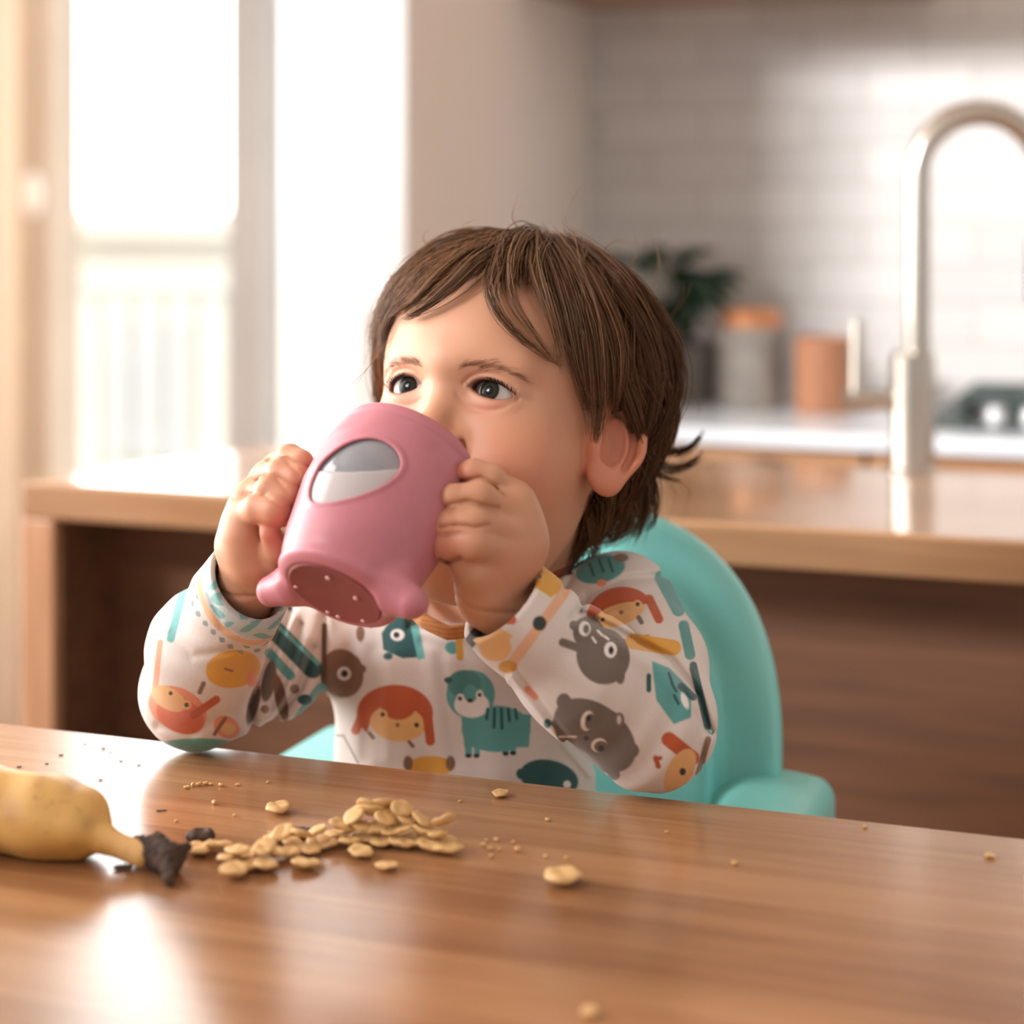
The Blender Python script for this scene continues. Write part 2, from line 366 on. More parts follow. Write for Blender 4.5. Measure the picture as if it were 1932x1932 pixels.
# upper cabinet
zc = 1.08+(400-22)/F*(VW/0.952)
uc1 = UV(1795, VW)-0.02
uc = tag(kthing('wall_cabinet', (ub+uc1)/2, VW, zc), 'oak wall cabinet at the top edge above the tiles', 'cabinet'); ubb = ((ub+uc1)/2, VW, zc)
kbox('carcass', M_oak, ub, uc1, VW-0.30, VW-0.001, zc, zc+0.6, uc, ubb, 0.002)
for a, b_ in ((ub, (ub+uc1)/2), ((ub+uc1)/2, uc1)):
    kbox('door', M_oak, a+0.002, b_-0.002, VW-0.322, VW-0.302, zc, zc+0.6, uc, ubb, 0.002)

# canisters, plant
def kan(px, py, zz=CZ): return on_plane(px, py, zz)
Yc = 2.60
def at_counter(px, Y): return np.array([(px-CX)/F*Y, Y, CZ])
M_grey = mat('matt grey stoneware', rough=0.6, build=lambda T, p: noise_var(T, p, srgb(128, 120, 112), srgb(146, 138, 128), 30))
M_copper = mat('copper', srgb(205, 140, 98), 0.35, Metallic=0.6)
M_wood2 = wood_mat('turned wood', srgb(160, 104, 72), srgb(196, 140, 104), 0.45, plank=1.0, axis=2)
p0 = at_counter(1418, 2.52); s = 2.52/F
c = tag(empty('storage_canister', p0), 'grey stoneware canister with a copper coloured lid on the rear counter', 'canister')
MB().lathe([(1e-4, 0), (60*s, 0), (64*s, 3*s), (64*s, 148*s), (60*s, 152*s), (1e-4, 152*s)], 40).build('jar', M_grey, c, auto=True)
MB().lathe([(58*s, 150*s), (58*s, 176*s), (50*s, 186*s), (12*s, 190*s), (1e-4, 190*s)], 40).build('lid', M_copper, c, auto=True)
p0 = at_counter(1553, 2.46); s = 2.46/F
o = MB().lathe([(1e-4, 0), (50*s, 0), (53*s, 3*s), (53*s, 138*s), (50*s, 142*s), (44*s, 142*s), (44*s, 120*s), (1e-4, 120*s)], 40).build('wooden_canister', M_wood2, None, p0, auto=True)
tag(o, 'brown wooden canister standing right of the grey one', 'canister')
p0 = at_counter(1302, 2.585); s = 2.3/F
pl = tag(empty('potted_plant', p0), 'dark leafy plant in a dark grey pot behind the child on the rear counter', 'plant')
M_pot = mat('dark grey pot', srgb(104, 98, 90), 0.6)
MB().lathe([(1e-4, 0), (50*s, 0), (58*s, 6*s), (66*s, 120*s), (62*s, 126*s), (54*s, 124*s), (52*s, 110*s), (1e-4, 108*s)], 32).build('pot', M_pot, pl, auto=True)
M_leaf = mat('dark green leaf', rough=0.4, build=lambda T, p: noise_var(T, p, srgb(40, 62, 46), srgb(66, 92, 70), 14))
M_stem = mat('green stem', srgb(60, 80, 50), 0.6)
rnd = random.Random(4)
def leaf_mesh(lenn, wid):
    mb = MB(); n = 8; vs = []; fs = []
    for i in range(n+1):
        t = i/n; w_ = wid*math.sin(math.pi*min(1, t**0.8*1.0))*0.5+0.0005; z = -0.25*lenn*t*t
        for k, a in enumerate((-1, -0.5, 0, 0.5, 1)): vs.append((lenn*t, a*w_, z+abs(a)*w_*0.35))
    for i in range(n):
        for k in range(4): fs.append((i*5+k, (i+1)*5+k, (i+1)*5+k+1, i*5+k+1))
    return mb.add(vs, fs)
for i in range(34):
    a = rnd.uniform(0.95*math.pi, 2.05*math.pi); hh = rnd.uniform(0.12, 0.225); r_ = rnd.uniform(0.005, 0.06)
    hh = 0.085+ (hh-0.085)*(1-0.3*r_/0.06)
    bx_, by_ = r_*math.cos(a)*0.8-0.024, r_*math.sin(a)*0.6+0.01
    MB().tube([(0, 0, 0.08), (bx_*0.5, by_*0.5, hh*0.75), (bx_, by_, hh)], 0.0016, 6).build('stem', M_stem, pl, smooth=True)
    lf = leaf_mesh(rnd.uniform(0.05, 0.075), rnd.uniform(0.032, 0.045)).build('leaf', M_leaf, pl, loc=(bx_, by_, hh), smooth=True)
    lf.rotation_euler = (rnd.uniform(-0.5, 0.5), rnd.uniform(-0.7, 0.5), a)
    sol = lf.modifiers.new('t', 'SOLIDIFY'); sol.thickness = 0.0006
# gas hob at the right
M_iron = mat('black green cast iron', rough=0.5, build=lambda T, p: noise_var(T, p, srgb(52, 62, 58), srgb(76, 88, 82), 30))
uh = UV(1790, 2.36); uh1 = uh+0.55
hb = tag(kthing('gas_hob', (uh+uh1)/2, 2.43, CZ), 'dark gas hob with pan supports and pale knobs right of the faucet', 'hob'); hbb = ((uh+uh1)/2, 2.43, CZ)
kbox('hob_plate', M_iron, uh-0.03, uh1, 2.30, 2.60, CZ, CZ+0.006, hb, hbb, 0.002)
for gi in range(3):
    a = uh+0.01+gi*0.19
    mb = MB()
    for vv in (2.36, 2.45, 2.54): mb.box(a-hbb[0], a+0.16-hbb[0], vv-0.006-hbb[1], vv+0.006-hbb[1], 0.028, 0.038)
    for q in (0.0, 0.075, 0.15): mb.box(a+q-hbb[0], a+q+0.01-hbb[0], 2.35-hbb[1], 2.55-hbb[1], 0.006, 0.036)
    mb.build('pan_support', M_iron, hb, bevel=0.002)
    MB().lathe([(1e-4, 0), (0.03, 0), (0.03, 0.012), (0.02, 0.016), (1e-4, 0.017)], 24, org=(a+0.08-hbb[0], 0.02, 0.006)).build('burner', M_iron, hb, auto=True)
M_knob = mat('pale satin knob', srgb(205, 205, 205), 0.3, Metallic=0.4)
for kx in (1880, 1948, 2016):
    ku = UV(kx, 2.325)
    MB().lathe([(1e-4, 0), (0.014, 0), (0.013, 0.018), (0.010, 0.022), (1e-4, 0.022)], 24, org=(ku-hbb[0], 2.322-hbb[1], 0.006)).build('knob', M_knob, hb, auto=True)
# ================================================================== dining table
M_table = wood_mat('glossy brown table planks', srgb(136, 91, 59), srgb(186, 138, 97), 0.225, plank=0.105, coat=0.0, bump=0.03, ior=2.1, seam=0.85)
tu0, tu1, tv0 = -1.35, 0.62, 0.28
tb = (-0.35, 0.66, 0)
tbl = tag(kthing('dining_table', *tb), 'glossy brown wooden dining table in the foreground strewn with cereal', 'table')
kbox('tabletop', M_table, tu0, tu1, tv0, VT, TZ-0.032, TZ, tbl, tb, 0.003)
for a in (tu0+0.1, tu1-0.1):
    for b_ in (tv0+0.08, VT-0.08):
        kbox('leg', M_table, a-0.03, a+0.03, b_-0.03, b_+0.03, 0, TZ-0.033, tbl, tb, 0.004)
for b_ in (tv0+0.08, VT-0.08): kbox('apron', M_table, tu0+0.13, tu1-0.13, b_-0.012, b_+0.012, TZ-0.09, TZ-0.033, tbl, tb, 0.002)
# ================================================================== distance-field modelling
import openvdb
FINE = 0.0010
def A3(*p): return np.array(p, dtype=np.float32)
def sph(P, c, r): return np.linalg.norm(P-np.asarray(c, np.float32), axis=1)-r
def ell(P, c, r, R=None):
    q = P-np.asarray(c, np.float32)
    if R is not None: q = q@np.asarray(R, np.float32).T
    r = np.asarray(r, np.float32); k0 = np.linalg.norm(q/r, axis=1); k1 = np.linalg.norm(q/(r*r), axis=1)+1e-9
    return k0*(k0-1)/k1
def cap(P, a, b, ra, rb=None):
    rb = ra if rb is None else rb
    a = np.asarray(a, np.float32); b = np.asarray(b, np.float32); ba = b-a; pa = P-a
    h = np.clip(pa@ba/(ba@ba+1e-12), 0, 1)
    return np.linalg.norm(pa-h[:, None]*ba, axis=1)-(ra+(rb-ra)*h)
def smin(a, b, k):
    h = np.clip(0.5+0.5*(b-a)/k, 0, 1)
    return b+(a-b)*h-k*h*(1-h)
def smax(a, b, k): return -smin(-a, -b, k)
def chain(P, pts, rs, k=0.004):
    d = None
    for i in range(len(pts)-1):
        e = cap(P, pts[i], pts[i+1], rs[i], rs[i+1]); d = e if d is None else smin(d, e, k)
    return d
def sdf_grid(fn, lo, hi, vox):
    lo = np.array(lo, float); hi = np.array(hi, float); B = 8
    nb = np.ceil((hi-lo)/(vox*B)).astype(int); n = nb*B
    ctr = [lo[i]+(np.arange(nb[i])+0.5)*B*vox-0.5*vox for i in range(3)]
    G = np.stack(np.meshgrid(*ctr, indexing='ij'), -1).reshape(-1, 3).astype(np.float32)
    dc = np.concatenate([fn(G[i:i+200000]) for i in range(0, len(G), 200000)])
    act = np.abs(dc) < B*vox*0.87*1.25+0.002
    arr = np.repeat(np.repeat(np.repeat(np.where(dc < 0, -1.0, 1.0).astype(np.float32).reshape(nb), B, 0), B, 1), B, 2)
    bi = np.argwhere(act.reshape(nb))
    o = np.stack(np.meshgrid(*[np.arange(B)]*3, indexing='ij'), -1).reshape(-1, 3)
    view = arr
    CH = 1200
    for i in range(0, len(bi), CH):
        idx = (bi[i:i+CH, None, :]*B+o[None]).reshape(-1, 3)
        P = (lo+idx*vox).astype(np.float32)
        view[idx[:, 0], idx[:, 1], idx[:, 2]] = fn(P)
    return arr, lo
def sdf_mesh(name, fn, lo, hi, vox, m, parent=None, smooth=2, keep_largest=False, color=None, loc=(0, 0, 0)):
    arr, lo = sdf_grid(fn, lo, hi, vox)
    arr = np.clip(arr, -4*vox, 4*vox)/vox
    g = openvdb.FloatGrid(4.0); g.copyFromArray(arr.astype(np.float32), tolerance=0)
    pts, quads = g.convertToQuads(isovalue=0.0)
    pts = np.asarray(pts, np.float64)*vox+lo; quads = np.asarray(quads, np.int64)
    # orientation check
    me = bpy.data.meshes.new(name)
    nv, nq = len(pts), len(quads)
    a, b, c = pts[quads[:, 0]], pts[quads[:, 1]], pts[quads[:, 2]]
    nr = np.cross(b-a, c-a); mid = pts[quads].mean(1); k = slice(0, min(nq, 4000))
    nn = nr[k]/(np.linalg.norm(nr[k], axis=1, keepdims=True)+1e-12)
    if np.mean(fn((mid[k]+nn*vox).astype(np.float32))-fn((mid[k]-nn*vox).astype(np.float32))) < 0: quads = quads[:, ::-1]
    # light smoothing along the surface keeps the marching steps out of the shading
    for _ in range(smooth):
        acc = np.zeros_like(pts); cnt = np.zeros(nv)
        for i in range(4):
            s_, t_ = quads[:, i], quads[:, (i+1) % 4]
            for ax in range(3): acc[:, ax] += np.bincount(s_, pts[t_, ax], nv)+np.bincount(t_, pts[s_, ax], nv)
            cnt += np.bincount(s_, minlength=nv)+np.bincount(t_, minlength=nv)
        pts = 0.5*pts+0.5*acc/np.maximum(cnt, 1)[:, None]
    me.vertices.add(nv); me.vertices.foreach_set('co', (pts-np.array(loc)).astype(np.float32).ravel())
    me.loops.add(nq*4); me.loops.foreach_set('vertex_index', quads.astype(np.int32).ravel())
    me.polygons.add(nq); me.polygons.foreach_set('loop_start', (np.arange(nq)*4).astype(np.int32))
    me.update(calc_edges=True); me.validate()
    if color is not None and nv:
        ca = me.color_attributes.new('Col', 'FLOAT_COLOR', 'POINT')
        C = np.ones((nv, 4), np.float32); C[:, :3] = color(pts)
        ca.data.foreach_set('color', C.ravel())
    return link(name, me, m, parent, smooth=True, loc=loc)
def lin(r, g, b): return np.array(srgb(r, g, b)[:3])
def sstep(x, a, b):
    t = np.clip((x-a)/(b-a), 0, 1); return t*t*(3-2*t)
# ================================================================== the child
HO = np.array([-0.001, 1.17, 0.954])
psi, the = math.radians(29.5), math.radians(15)
Hf = np.array([-math.sin(psi)*math.cos(the), -math.cos(psi)*math.cos(the), math.sin(the)])
Hr = np.array([math.cos(psi), -math.sin(psi), 0.0]); Hu = np.cross(Hr, -Hf); Hu = Hu/np.linalg.norm(Hu)
if Hu[2] < 0: Hu = -Hu
HR = np.stack([Hr, Hf, Hu])          # rows: world -> local
def toH(P): return (P-HO.astype(P.dtype))@HR.T.astype(P.dtype)
def fromH(q): return HO+np.asarray(q)@HR
EC = [(-0.0285, 0.0633, 0.0), (0.0285, 0.0633, 0.0)]; ER = 0.0165
SKC = (0, -0.006, 0.024); SKR = (0.081, 0.098, 0.0835)
def skull(q): return ell(q, SKC, SKR)
def head_base(q):
    m = q.copy(); m[:, 0] = np.abs(m[:, 0])
    d = skull(q)
    d = smin(d, ell(q, (0, 0.022, -0.050), (0.063, 0.058, 0.066)), 0.030)
    d = smin(d, ell(m, (0.037, 0.051, -0.040), (0.029, 0.030, 0.032)), 0.022)
    d = smin(d, ell(q, (0, 0.056, -0.096), (0.026, 0.022, 0.020)), 0.026)
    return d
def almond(m, grow=0.0):
    x = (m[:, 0]-0.0302)/(0.0132+grow); y = m[:, 2]-0.0002+0.0018*x
    k = np.clip(1-x*x, 0, 1)
    up = 0.0060*k**0.75+grow; lo = -0.0040*k**0.9-grow
    return np.maximum(np.maximum(y-up, lo-y)*0.8, (np.abs(x)-1)*0.0132)
def head(q):
    m = q.copy(); m[:, 0] = np.abs(m[:, 0])
    d = head_base(q)
    # sockets, brow, lids
    d = smax(d, -ell(m, (0.029, 0.096, 0.002), (0.020, 0.015, 0.013)), 0.012)
    d = smin(d, cap(m, (0.0, 0.0835, 0.016), (0.040, 0.070, 0.016), 0.006, 0.004), 0.016)
    lid = sph(m, (0.0285, 0.0633, 0.0), ER+0.0017)
    d = smin(d, lid, 0.006)
    crease = np.abs(sph(m, (0.0285, 0.0633, 0.0), ER+0.0022))  # fold above the upper lid
    foldy = m[:, 2]-(0.0105*np.clip(1-((m[:, 0]-0.029)/0.017)**2, 0, 1)**0.7)
    d = d+0.0011*np.exp(-(foldy/0.0011)**2)*(m[:, 1] > 0.06)*(np.abs(m[:, 0]-0.029) < 0.016)
    bag = m[:, 2]+0.0115*np.clip(1-((m[:, 0]-0.028)/0.019)**2, 0, 1)**0.7
    d = d+0.0009*np.exp(-(bag/0.0016)**2)*(m[:, 1] > 0.06)*(np.abs(m[:, 0]-0.028) < 0.018)
    d = smin(d, cap(m, (0.016, 0.0755, -0.0066), (0.040, 0.0715, -0.0075), 0.0032, 0.0024), 0.006)
    # nose
    n = cap(q, (0, 0.077, 0.002), (0, 0.092, -0.026), 0.0065, 0.0088)
    n = smin(n, ell(m, (0.0112, 0.084, -0.031), (0.0066, 0.0085, 0.0062)), 0.006)
    n = smin(n, ell(q, (0, 0.093, -0.028), (0.0105, 0.0095, 0.0085)), 0.006)
    n = smax(n, -ell(m, (0.0060, 0.0900, -0.0385), (0.0034, 0.0050, 0.0045)), 0.002)
    d = smin(d, n, 0.010)
    # philtrum, lips slightly open around the rim
    d = smin(d, ell(q, (0, 0.078, -0.060), (0.028, 0.013, 0.018)), 0.016)
    lips = smin(chain(q, [A3(-0.023, 0.078, -0.061), A3(-0.008, 0.0885, -0.0565), A3(0.008, 0.0885, -0.0565), A3(0.023, 0.078, -0.061)], [0.002, 0.0042, 0.0042, 0.002], 0.004),
                chain(q, [A3(-0.022, 0.078, -0.063), A3(0, 0.088, -0.070), A3(0.022, 0.078, -0.063)], [0.002, 0.0052, 0.002], 0.004), 0.001)
    d = smin(d, lips, 0.004)
    # crease from the nose to the corner of the mouth
    nl = np.abs(cap(m, (0.0175, 0.084, -0.032), (0.031, 0.078, -0.058), 0.0))
    d = d+0.0032*np.exp(-(nl/0.0030)**2)
    # eye opening
    op = np.maximum(almond(m), 0.0655-m[:, 1])
    d = smax(d, -np.maximum(op, -(sph(m, (0.0285, 0.0633, 0.0), ER+0.004)*-1)), 0.0012)
    d = np.maximum(d, -(sph(m, (0.0285, 0.0633, 0.0), ER-0.0008)))
    return d
# ear frame
def ear(q, s=1):
    m = q.copy(); m[:, 0] = m[:, 0]*s
    c = np.array([0.0795, 0.010, -0.0175], np.float32); p = m-c
    al = math.radians(36)                 # how far the shell stands off the head
    ex = np.array([math.sin(al), -math.cos(al), 0.0]); ez = np.array([-0.05, -0.22, 1.0]); ez /= np.linalg.norm(ez)
    ex = ex-ez*(ex@ez); ex /= np.linalg.norm(ex)
    en = np.cross(ex, ez); en = en if en[0] > 0 else -en
    x = p@ex.astype(np.float32); z = p@ez.astype(np.float32); n = p@en.astype(np.float32)
    # outline: egg shape, broad above, lobe below
    wx = 0.0170-0.0045*np.clip(-z/0.028, 0, 1)
    rr = np.sqrt((x/wx)**2+(z/0.0275)**2); ang = np.arctan2(z, x)
    rim2 = (rr-1)*0.0185
    plate = np.sqrt(np.maximum(rim2, 0)**2+(n+0.0005)**2)-0.0024
    helix = np.sqrt(rim2**2+(n-0.0042*np.clip((z+0.024)/0.016, 0.1, 1))**2)-(0.0014+0.0021*np.clip((z+0.024)/0.016, 0, 1))
    r2 = np.sqrt(((x+0.002)/0.0095)**2+((z+0.001)/0.0165)**2)
    anti = np.sqrt(((r2-1)*0.012)**2+(n-0.0022)**2)-0.0024
    anti = np.maximum(anti, -(x+0.006))
    lobe = np.sqrt(((x+0.003)/1.15)**2+(z+0.0225)**2+((n-0.0015)*1.7)**2)-0.0095
    tragus = np.sqrt((x+0.0125)**2+((z+0.004)/1.5)**2+(n-0.002)**2)-0.0048
    root = np.sqrt((x+0.012)**2*1.0+((z+0.002)/2.4)**2+((n+0.004)/1.6)**2)-0.0065
    d = smin(plate, helix, 0.002); d = smin(d, anti, 0.002); d = smin(d, lobe, 0.006); d = smin(d, tragus, 0.003); d = smin(d, root, 0.006)
    concha = (np.sqrt(((x+0.0030)/0.0085)**2+((z+0.0030)/0.0125)**2+((n-0.0060)/0.0078)**2)-1)*0.0078
    d = smax(d, -concha, 0.002)
    d = d+0.0026*np.exp(-((rr-0.70)/0.11)**2)*sstep(n, -0.001, 0.002)*sstep(x, -0.010, -0.002)*sstep(z, -0.018, -0.008)
    return d

# ---- skeleton of hands (points given where they stand: column, row, distance)
SH_R = W(1172, 1150, 1.155); SH_L = W(655, 1190, 1.215)
EL_R = np.array([0.082, 1.052, TZ+0.041]); EL_L = np.array([-0.183, 1.140, TZ+0.040])
WR_R = W(925, 1128, 1.022); WR_L = W(468, 1092, 1.055)
def hand_right(P):                                  # the hand at the right of the cup
    k = 0.005
    d = cap(P, WR_R, W(945, 1050, 1.016), 0.0175, 0.020)
    d = smin(d, ell(P, W(948, 1012, 1.013), (0.0225, 0.0165, 0.0265)), 0.010)
    d = smin(d, cap(P, W(965, 950, 1.016), W(975, 1020, 1.018), 0.013, 0.016), 0.010)
    d = smin(d, cap(P, W(905, 1112, 1.012), W(893, 1072, 1.004), 0.0135, 0.0105), 0.009)
    th = chain(P, [W(893, 1078, 1.003), W(876, 1055, 1.002), W(862, 1040, 1.012), W(846, 1030, 1.020)], [0.0105, 0.0085, 0.0075, 0.0068], 0.003)
    d = smin(d, th, 0.005)
    fs = [([W(962, 938, 1.016), W(925, 903, 1.010), W(893, 891, 1.010), W(862, 894, 1.012)], [0.0085, 0.0072, 0.0066, 0.0050]),
          ([W(965, 965, 1.010), W(905, 933, 0.998), W(855, 940, 0.998), W(850, 950, 1.012), W(866, 952, 1.022)], [0.0092, 0.0082, 0.0072, 0.0066, 0.0058]),
          ([W(960, 1000, 1.006), W(895, 984, 0.993), W(842, 989, 0.995), W(838, 1000, 1.010), W(856, 1003, 1.022)], [0.0096, 0.0086, 0.0077, 0.0070, 0.0060]),
          ([W(955, 1035, 1.005), W(895, 1022, 0.992), W(840, 1024, 0.996), W(836, 1034, 1.010), W(856, 1036, 1.022)], [0.0098, 0.0090, 0.0082, 0.0074, 0.0064])]
    F_ = None
    for pts, rs in fs:
        e = chain(P, pts, rs, k)
        F_ = e if F_ is None else smin(F_, e, 0.0010)
    d = smin(d, F_, 0.0042)
    return d
def pxy(P): return CX+F*P[:, 0]/P[:, 1], HZ+F*(CAMZ-P[:, 2])/P[:, 1]
def seam(P, pts, w_, ymax=9.0, ymin=0.0):           # closeness to a line drawn over the surface, 1 on it
    x, y = pxy(P); k = np.full(len(P), 1e9, np.float32)
    for (x0, y0), (x1, y1) in zip(pts[:-1], pts[1:]):
        bx, by = x1-x0, y1-y0; h = np.clip(((x-x0)*bx+(y-y0)*by)/(bx*bx+by*by), 0, 1); k = np.minimum(k, np.hypot(x-x0-h*bx, y-y0-h*by))
    return np.exp(-(k/w_)**2)*((P[:, 1] < ymax) & (P[:, 1] > ymin))
def hand_left(P):
    P = P-np.array([0.0030, 0, 0], np.float32)
    d = cap(P, WR_L, W(450, 1030, 1.045), 0.0165, 0.0165)
    d = smin(d, ell(P, W(455, 1000, 1.042), (0.0120, 0.020, 0.026)), 0.009)
    d = smin(d, cap(P, W(450, 985, 1.038), W(500, 900, 1.052), 0.0095, 0.010), 0.010)
    d = smin(d, cap(P, W(495, 1082, 1.040), W(515, 1052, 1.035), 0.0125, 0.0105), 0.009)
    d = smin(d, cap(P, W(448, 1010, 1.030), W(462, 1062, 1.034), 0.0085, 0.0105), 0.008)
    th = chain(P, [W(520, 1060, 1.034), W(512, 1035, 1.024), W(498, 1004, 1.016)], [0.0095, 0.0078, 0.0056], 0.003)
    d = smin(d, th, 0.003)
    fs = [([W(448, 975, 1.034), W(478, 957, 1.018), W(508, 962, 1.012), W(533, 976, 1.018)], [0.0086, 0.0074, 0.0070, 0.0054]),
          ([W(470, 935, 1.042), W(498, 921, 1.022), W(528, 935, 1.018), W(545, 945, 1.030)], [0.0080, 0.0070, 0.0064, 0.0056]),
          ([W(490, 900, 1.050), W(520, 888, 1.032), W(549, 900, 1.026), W(560, 908, 1.040)], [0.0080, 0.0070, 0.0062, 0.0054]),
          ([W(510, 878, 1.058), W(536, 862, 1.044), W(558, 872, 1.036), W(572, 876, 1.048)], [0.0076, 0.0062, 0.0056, 0.0046])]
    F_ = None
    for pts, rs in fs:
        e = chain(P, pts, rs, 0.006); F_ = e if F_ is None else smin(F_, e, 0.0012)
    d = smin(d, F_, 0.0040)
    return d
TC = np.array([-0.032, 1.200, 0.0])                 # torso axis
def torso(P, g=0.0):
    q = P-TC.astype(np.float32); u = q@U.astype(np.float32); v = q@V.astype(np.float32); z = P[:, 2]
    Q = np.stack([u, v, z], 1)
    d = ell(Q, (0.0, 0.0, 0.700), (0.086+g, 0.064+g, 0.165+g))
    d = smin(d, ell(Q, (0.0, 0.0, 0.60), (0.088+g, 0.070+g, 0.06+g)), 0.04)
    d = smin(d, cap(P, SH_L, SH_R, 0.030+g, 0.031+g), 0.03)
    return d
NB = W(982, 1092, 1.182); NT_ = fromH((0, -0.028, -0.070))
def body(P):
    q = toH(P)
    d = head(q)
    d = smin(d, ear(q, 1), 0.0035); d = smin(d, ear(q, -1), 0.0035)
    d = smin(d, cap(P, NB, NT_, 0.0325, 0.041), 0.014)
    d = smin(d, ell(P, fromH((0, 0.030, -0.095)), (0.034, 0.036, 0.022)), 0.02)
    t = torso(P, -0.014)
    d = smin(d, t, 0.012)
    for s_, e_, w_ in ((SH_R, EL_R, WR_R), (SH_L, EL_L, WR_L)):
        a = smin(cap(P, s_, e_, 0.024, 0.022), cap(P, e_, w_, 0.023, 0.0168), 0.01)
        d = smin(d, a, 0.012)
    d = smin(d, hand_right(P), 0.004); d = smin(d, hand_left(P), 0.004)
    hz = (P[:, 0] > -0.04) & (P[:, 0] < 0.03) & (P[:, 1] < 1.02)
    if hz.any():
        H_ = P[hz]; g_ = 0
        for pts in ([(830,958),(858,950),(884,945),(908,953),(940,958)], [(815,997),(840,994),(862,991),(898,996),(922,990)], [(852,908),(880,906),(908,900),(934,918),(950,936)], [(826,1052),(846,1060),(868,1052)]):
            g_ = np.maximum(g_, seam(H_, pts, 3.6))
        d[hz] += 0.0021*g_
        d[hz] += 0.0007*(seam(H_, [(842,1012),(850,1006)], 5)+seam(H_, [(850,968),(856,962)], 4)+seam(H_, [(868,922),(874,918)], 4))
    hz = (P[:, 0] < -0.10) & (P[:, 1] < 1.065) & (P[:, 2] > 0.87)
    if hz.any():
        H_ = P[hz]; g_ = 0
        for pts in ([(440,938),(464,932),(499,935),(522,950),(540,965)], [(478,915),(486,907),(501,898),(522,904),(544,928)], [(505,870),(515,864),(538,868),(555,885),(565,897)]):
            g_ = np.maximum(g_, seam(H_, pts, 3.6))
        d[hz] += 0.0011*g_
    # nape crease and wrist folds
    for wpt, hpt in ((WR_R, W(945, 1050, 1.016)), (WR_L, W(450, 1030, 1.045))):
        ax = hpt-wpt; ax = ax/np.linalg.norm(ax); t_ = (P-wpt.astype(np.float32))@ax.astype(np.float32)
        near = np.linalg.norm(P-wpt.astype(np.float32), axis=1) < 0.032
        d = d+0.0010*np.exp(-((t_-0.001)/0.0016)**2)*near
    return d
def skin_color(P):
    P = P.astype(np.float32); q = toH(P); m = q.copy(); m[:, 0] = np.abs(m[:, 0])
    base = lin(201, 151, 121); C = np.tile(base, (len(P), 1))
    def mixc(w_, col): C[:] = C*(1-w_[:, None])+np.array(col)*w_[:, None]
    mixc(0.55*np.exp(-(np.linalg.norm((m-A3(0.042, 0.060, -0.040))/A3(0.026, 0.03, 0.022), axis=1))**2), lin(214, 122, 96))
    mixc(0.45*np.exp(-(np.linalg.norm((m-A3(0, 0.096, -0.030))/A3(0.014, 0.012, 0.010), axis=1))**2), lin(212, 128, 104))
    ea = np.minimum(ear(q, 1), ear(q, -1)); mixc(0.5*sstep(-ea, -0.006, 0.0), lin(212, 124, 98))
    lip = np.exp(-(np.abs(m[:, 2]+0.063)/0.0085)**4)*(m[:, 0] < 0.024)*(q[:, 1] > 0.0815); mixc(0.8*lip, lin(196, 104, 96))
    al = almond(m); rim = np.exp(-(np.clip(al, 0, 1)/0.0014)**2)*(q[:, 1] > 0.062)*(np.abs(m[:, 2]) < 0.02)
    mixc(0.75*rim, lin(132, 74, 58)); upr = rim*(m[:, 2] > 0.0012); mixc(0.85*upr, lin(52, 30, 22))
    bagc = np.exp(-(((m[:, 0]-0.028)/0.014)**2+((m[:, 2]+0.010)/0.005)**2))*(q[:, 1] > 0.06); mixc(0.35*bagc, lin(206, 128, 116))
    # soft brow hair
    bx = (m[:, 0]-0.030)/0.018; by = (m[:, 2]-(0.0140-np.where(bx > 0, 0.0055, 0.002)*np.clip(bx, -1, 1.4)**2+0.001*bx))/0.0028
    mixc(0.30*np.exp(-by**2)*np.exp(-np.abs(bx)**6)*(q[:, 1] > 0.05), lin(140, 92, 66))
    # scalp under the hair
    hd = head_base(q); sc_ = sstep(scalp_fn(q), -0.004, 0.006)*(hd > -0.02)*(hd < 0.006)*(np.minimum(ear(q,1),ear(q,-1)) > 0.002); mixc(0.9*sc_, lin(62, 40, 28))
    # warm fingertips and knuckles
    for c_, r_ in ((W(862, 894, 1.008), 0.010), (W(842, 1024, 0.99), 0.012), (W(498, 1004, 1.012), 0.010), (W(533, 976, 1.012), 0.010), (W(558, 905, 1.03), 0.012)):
        mixc(0.45*np.exp(-(np.linalg.norm(P-c_.astype(np.float32), axis=1)/r_)**2), lin(212, 120, 104))
    return C
PHI = np.radians([-180, -130, -95, -80, -65, -50, -35, -20, 0, 12, 22, 32, 42, 55, 66, 76, 86, 100, 130, 180])
HLC = np.array([-0.075, -0.060, 0.0, -0.010, 0.030, 0.055, 0.068, 0.074, 0.078, 0.076, 0.073, 0.068, 0.062, 0.050, 0.022, -0.006, 0.000, -0.055, -0.070, -0.075])
def scalp_fn(q):                                    # above zero where hair grows
    ph = np.arctan2(q[:, 0], q[:, 1]+0.006); return q[:, 2]-np.interp(ph, PHI, HLC)

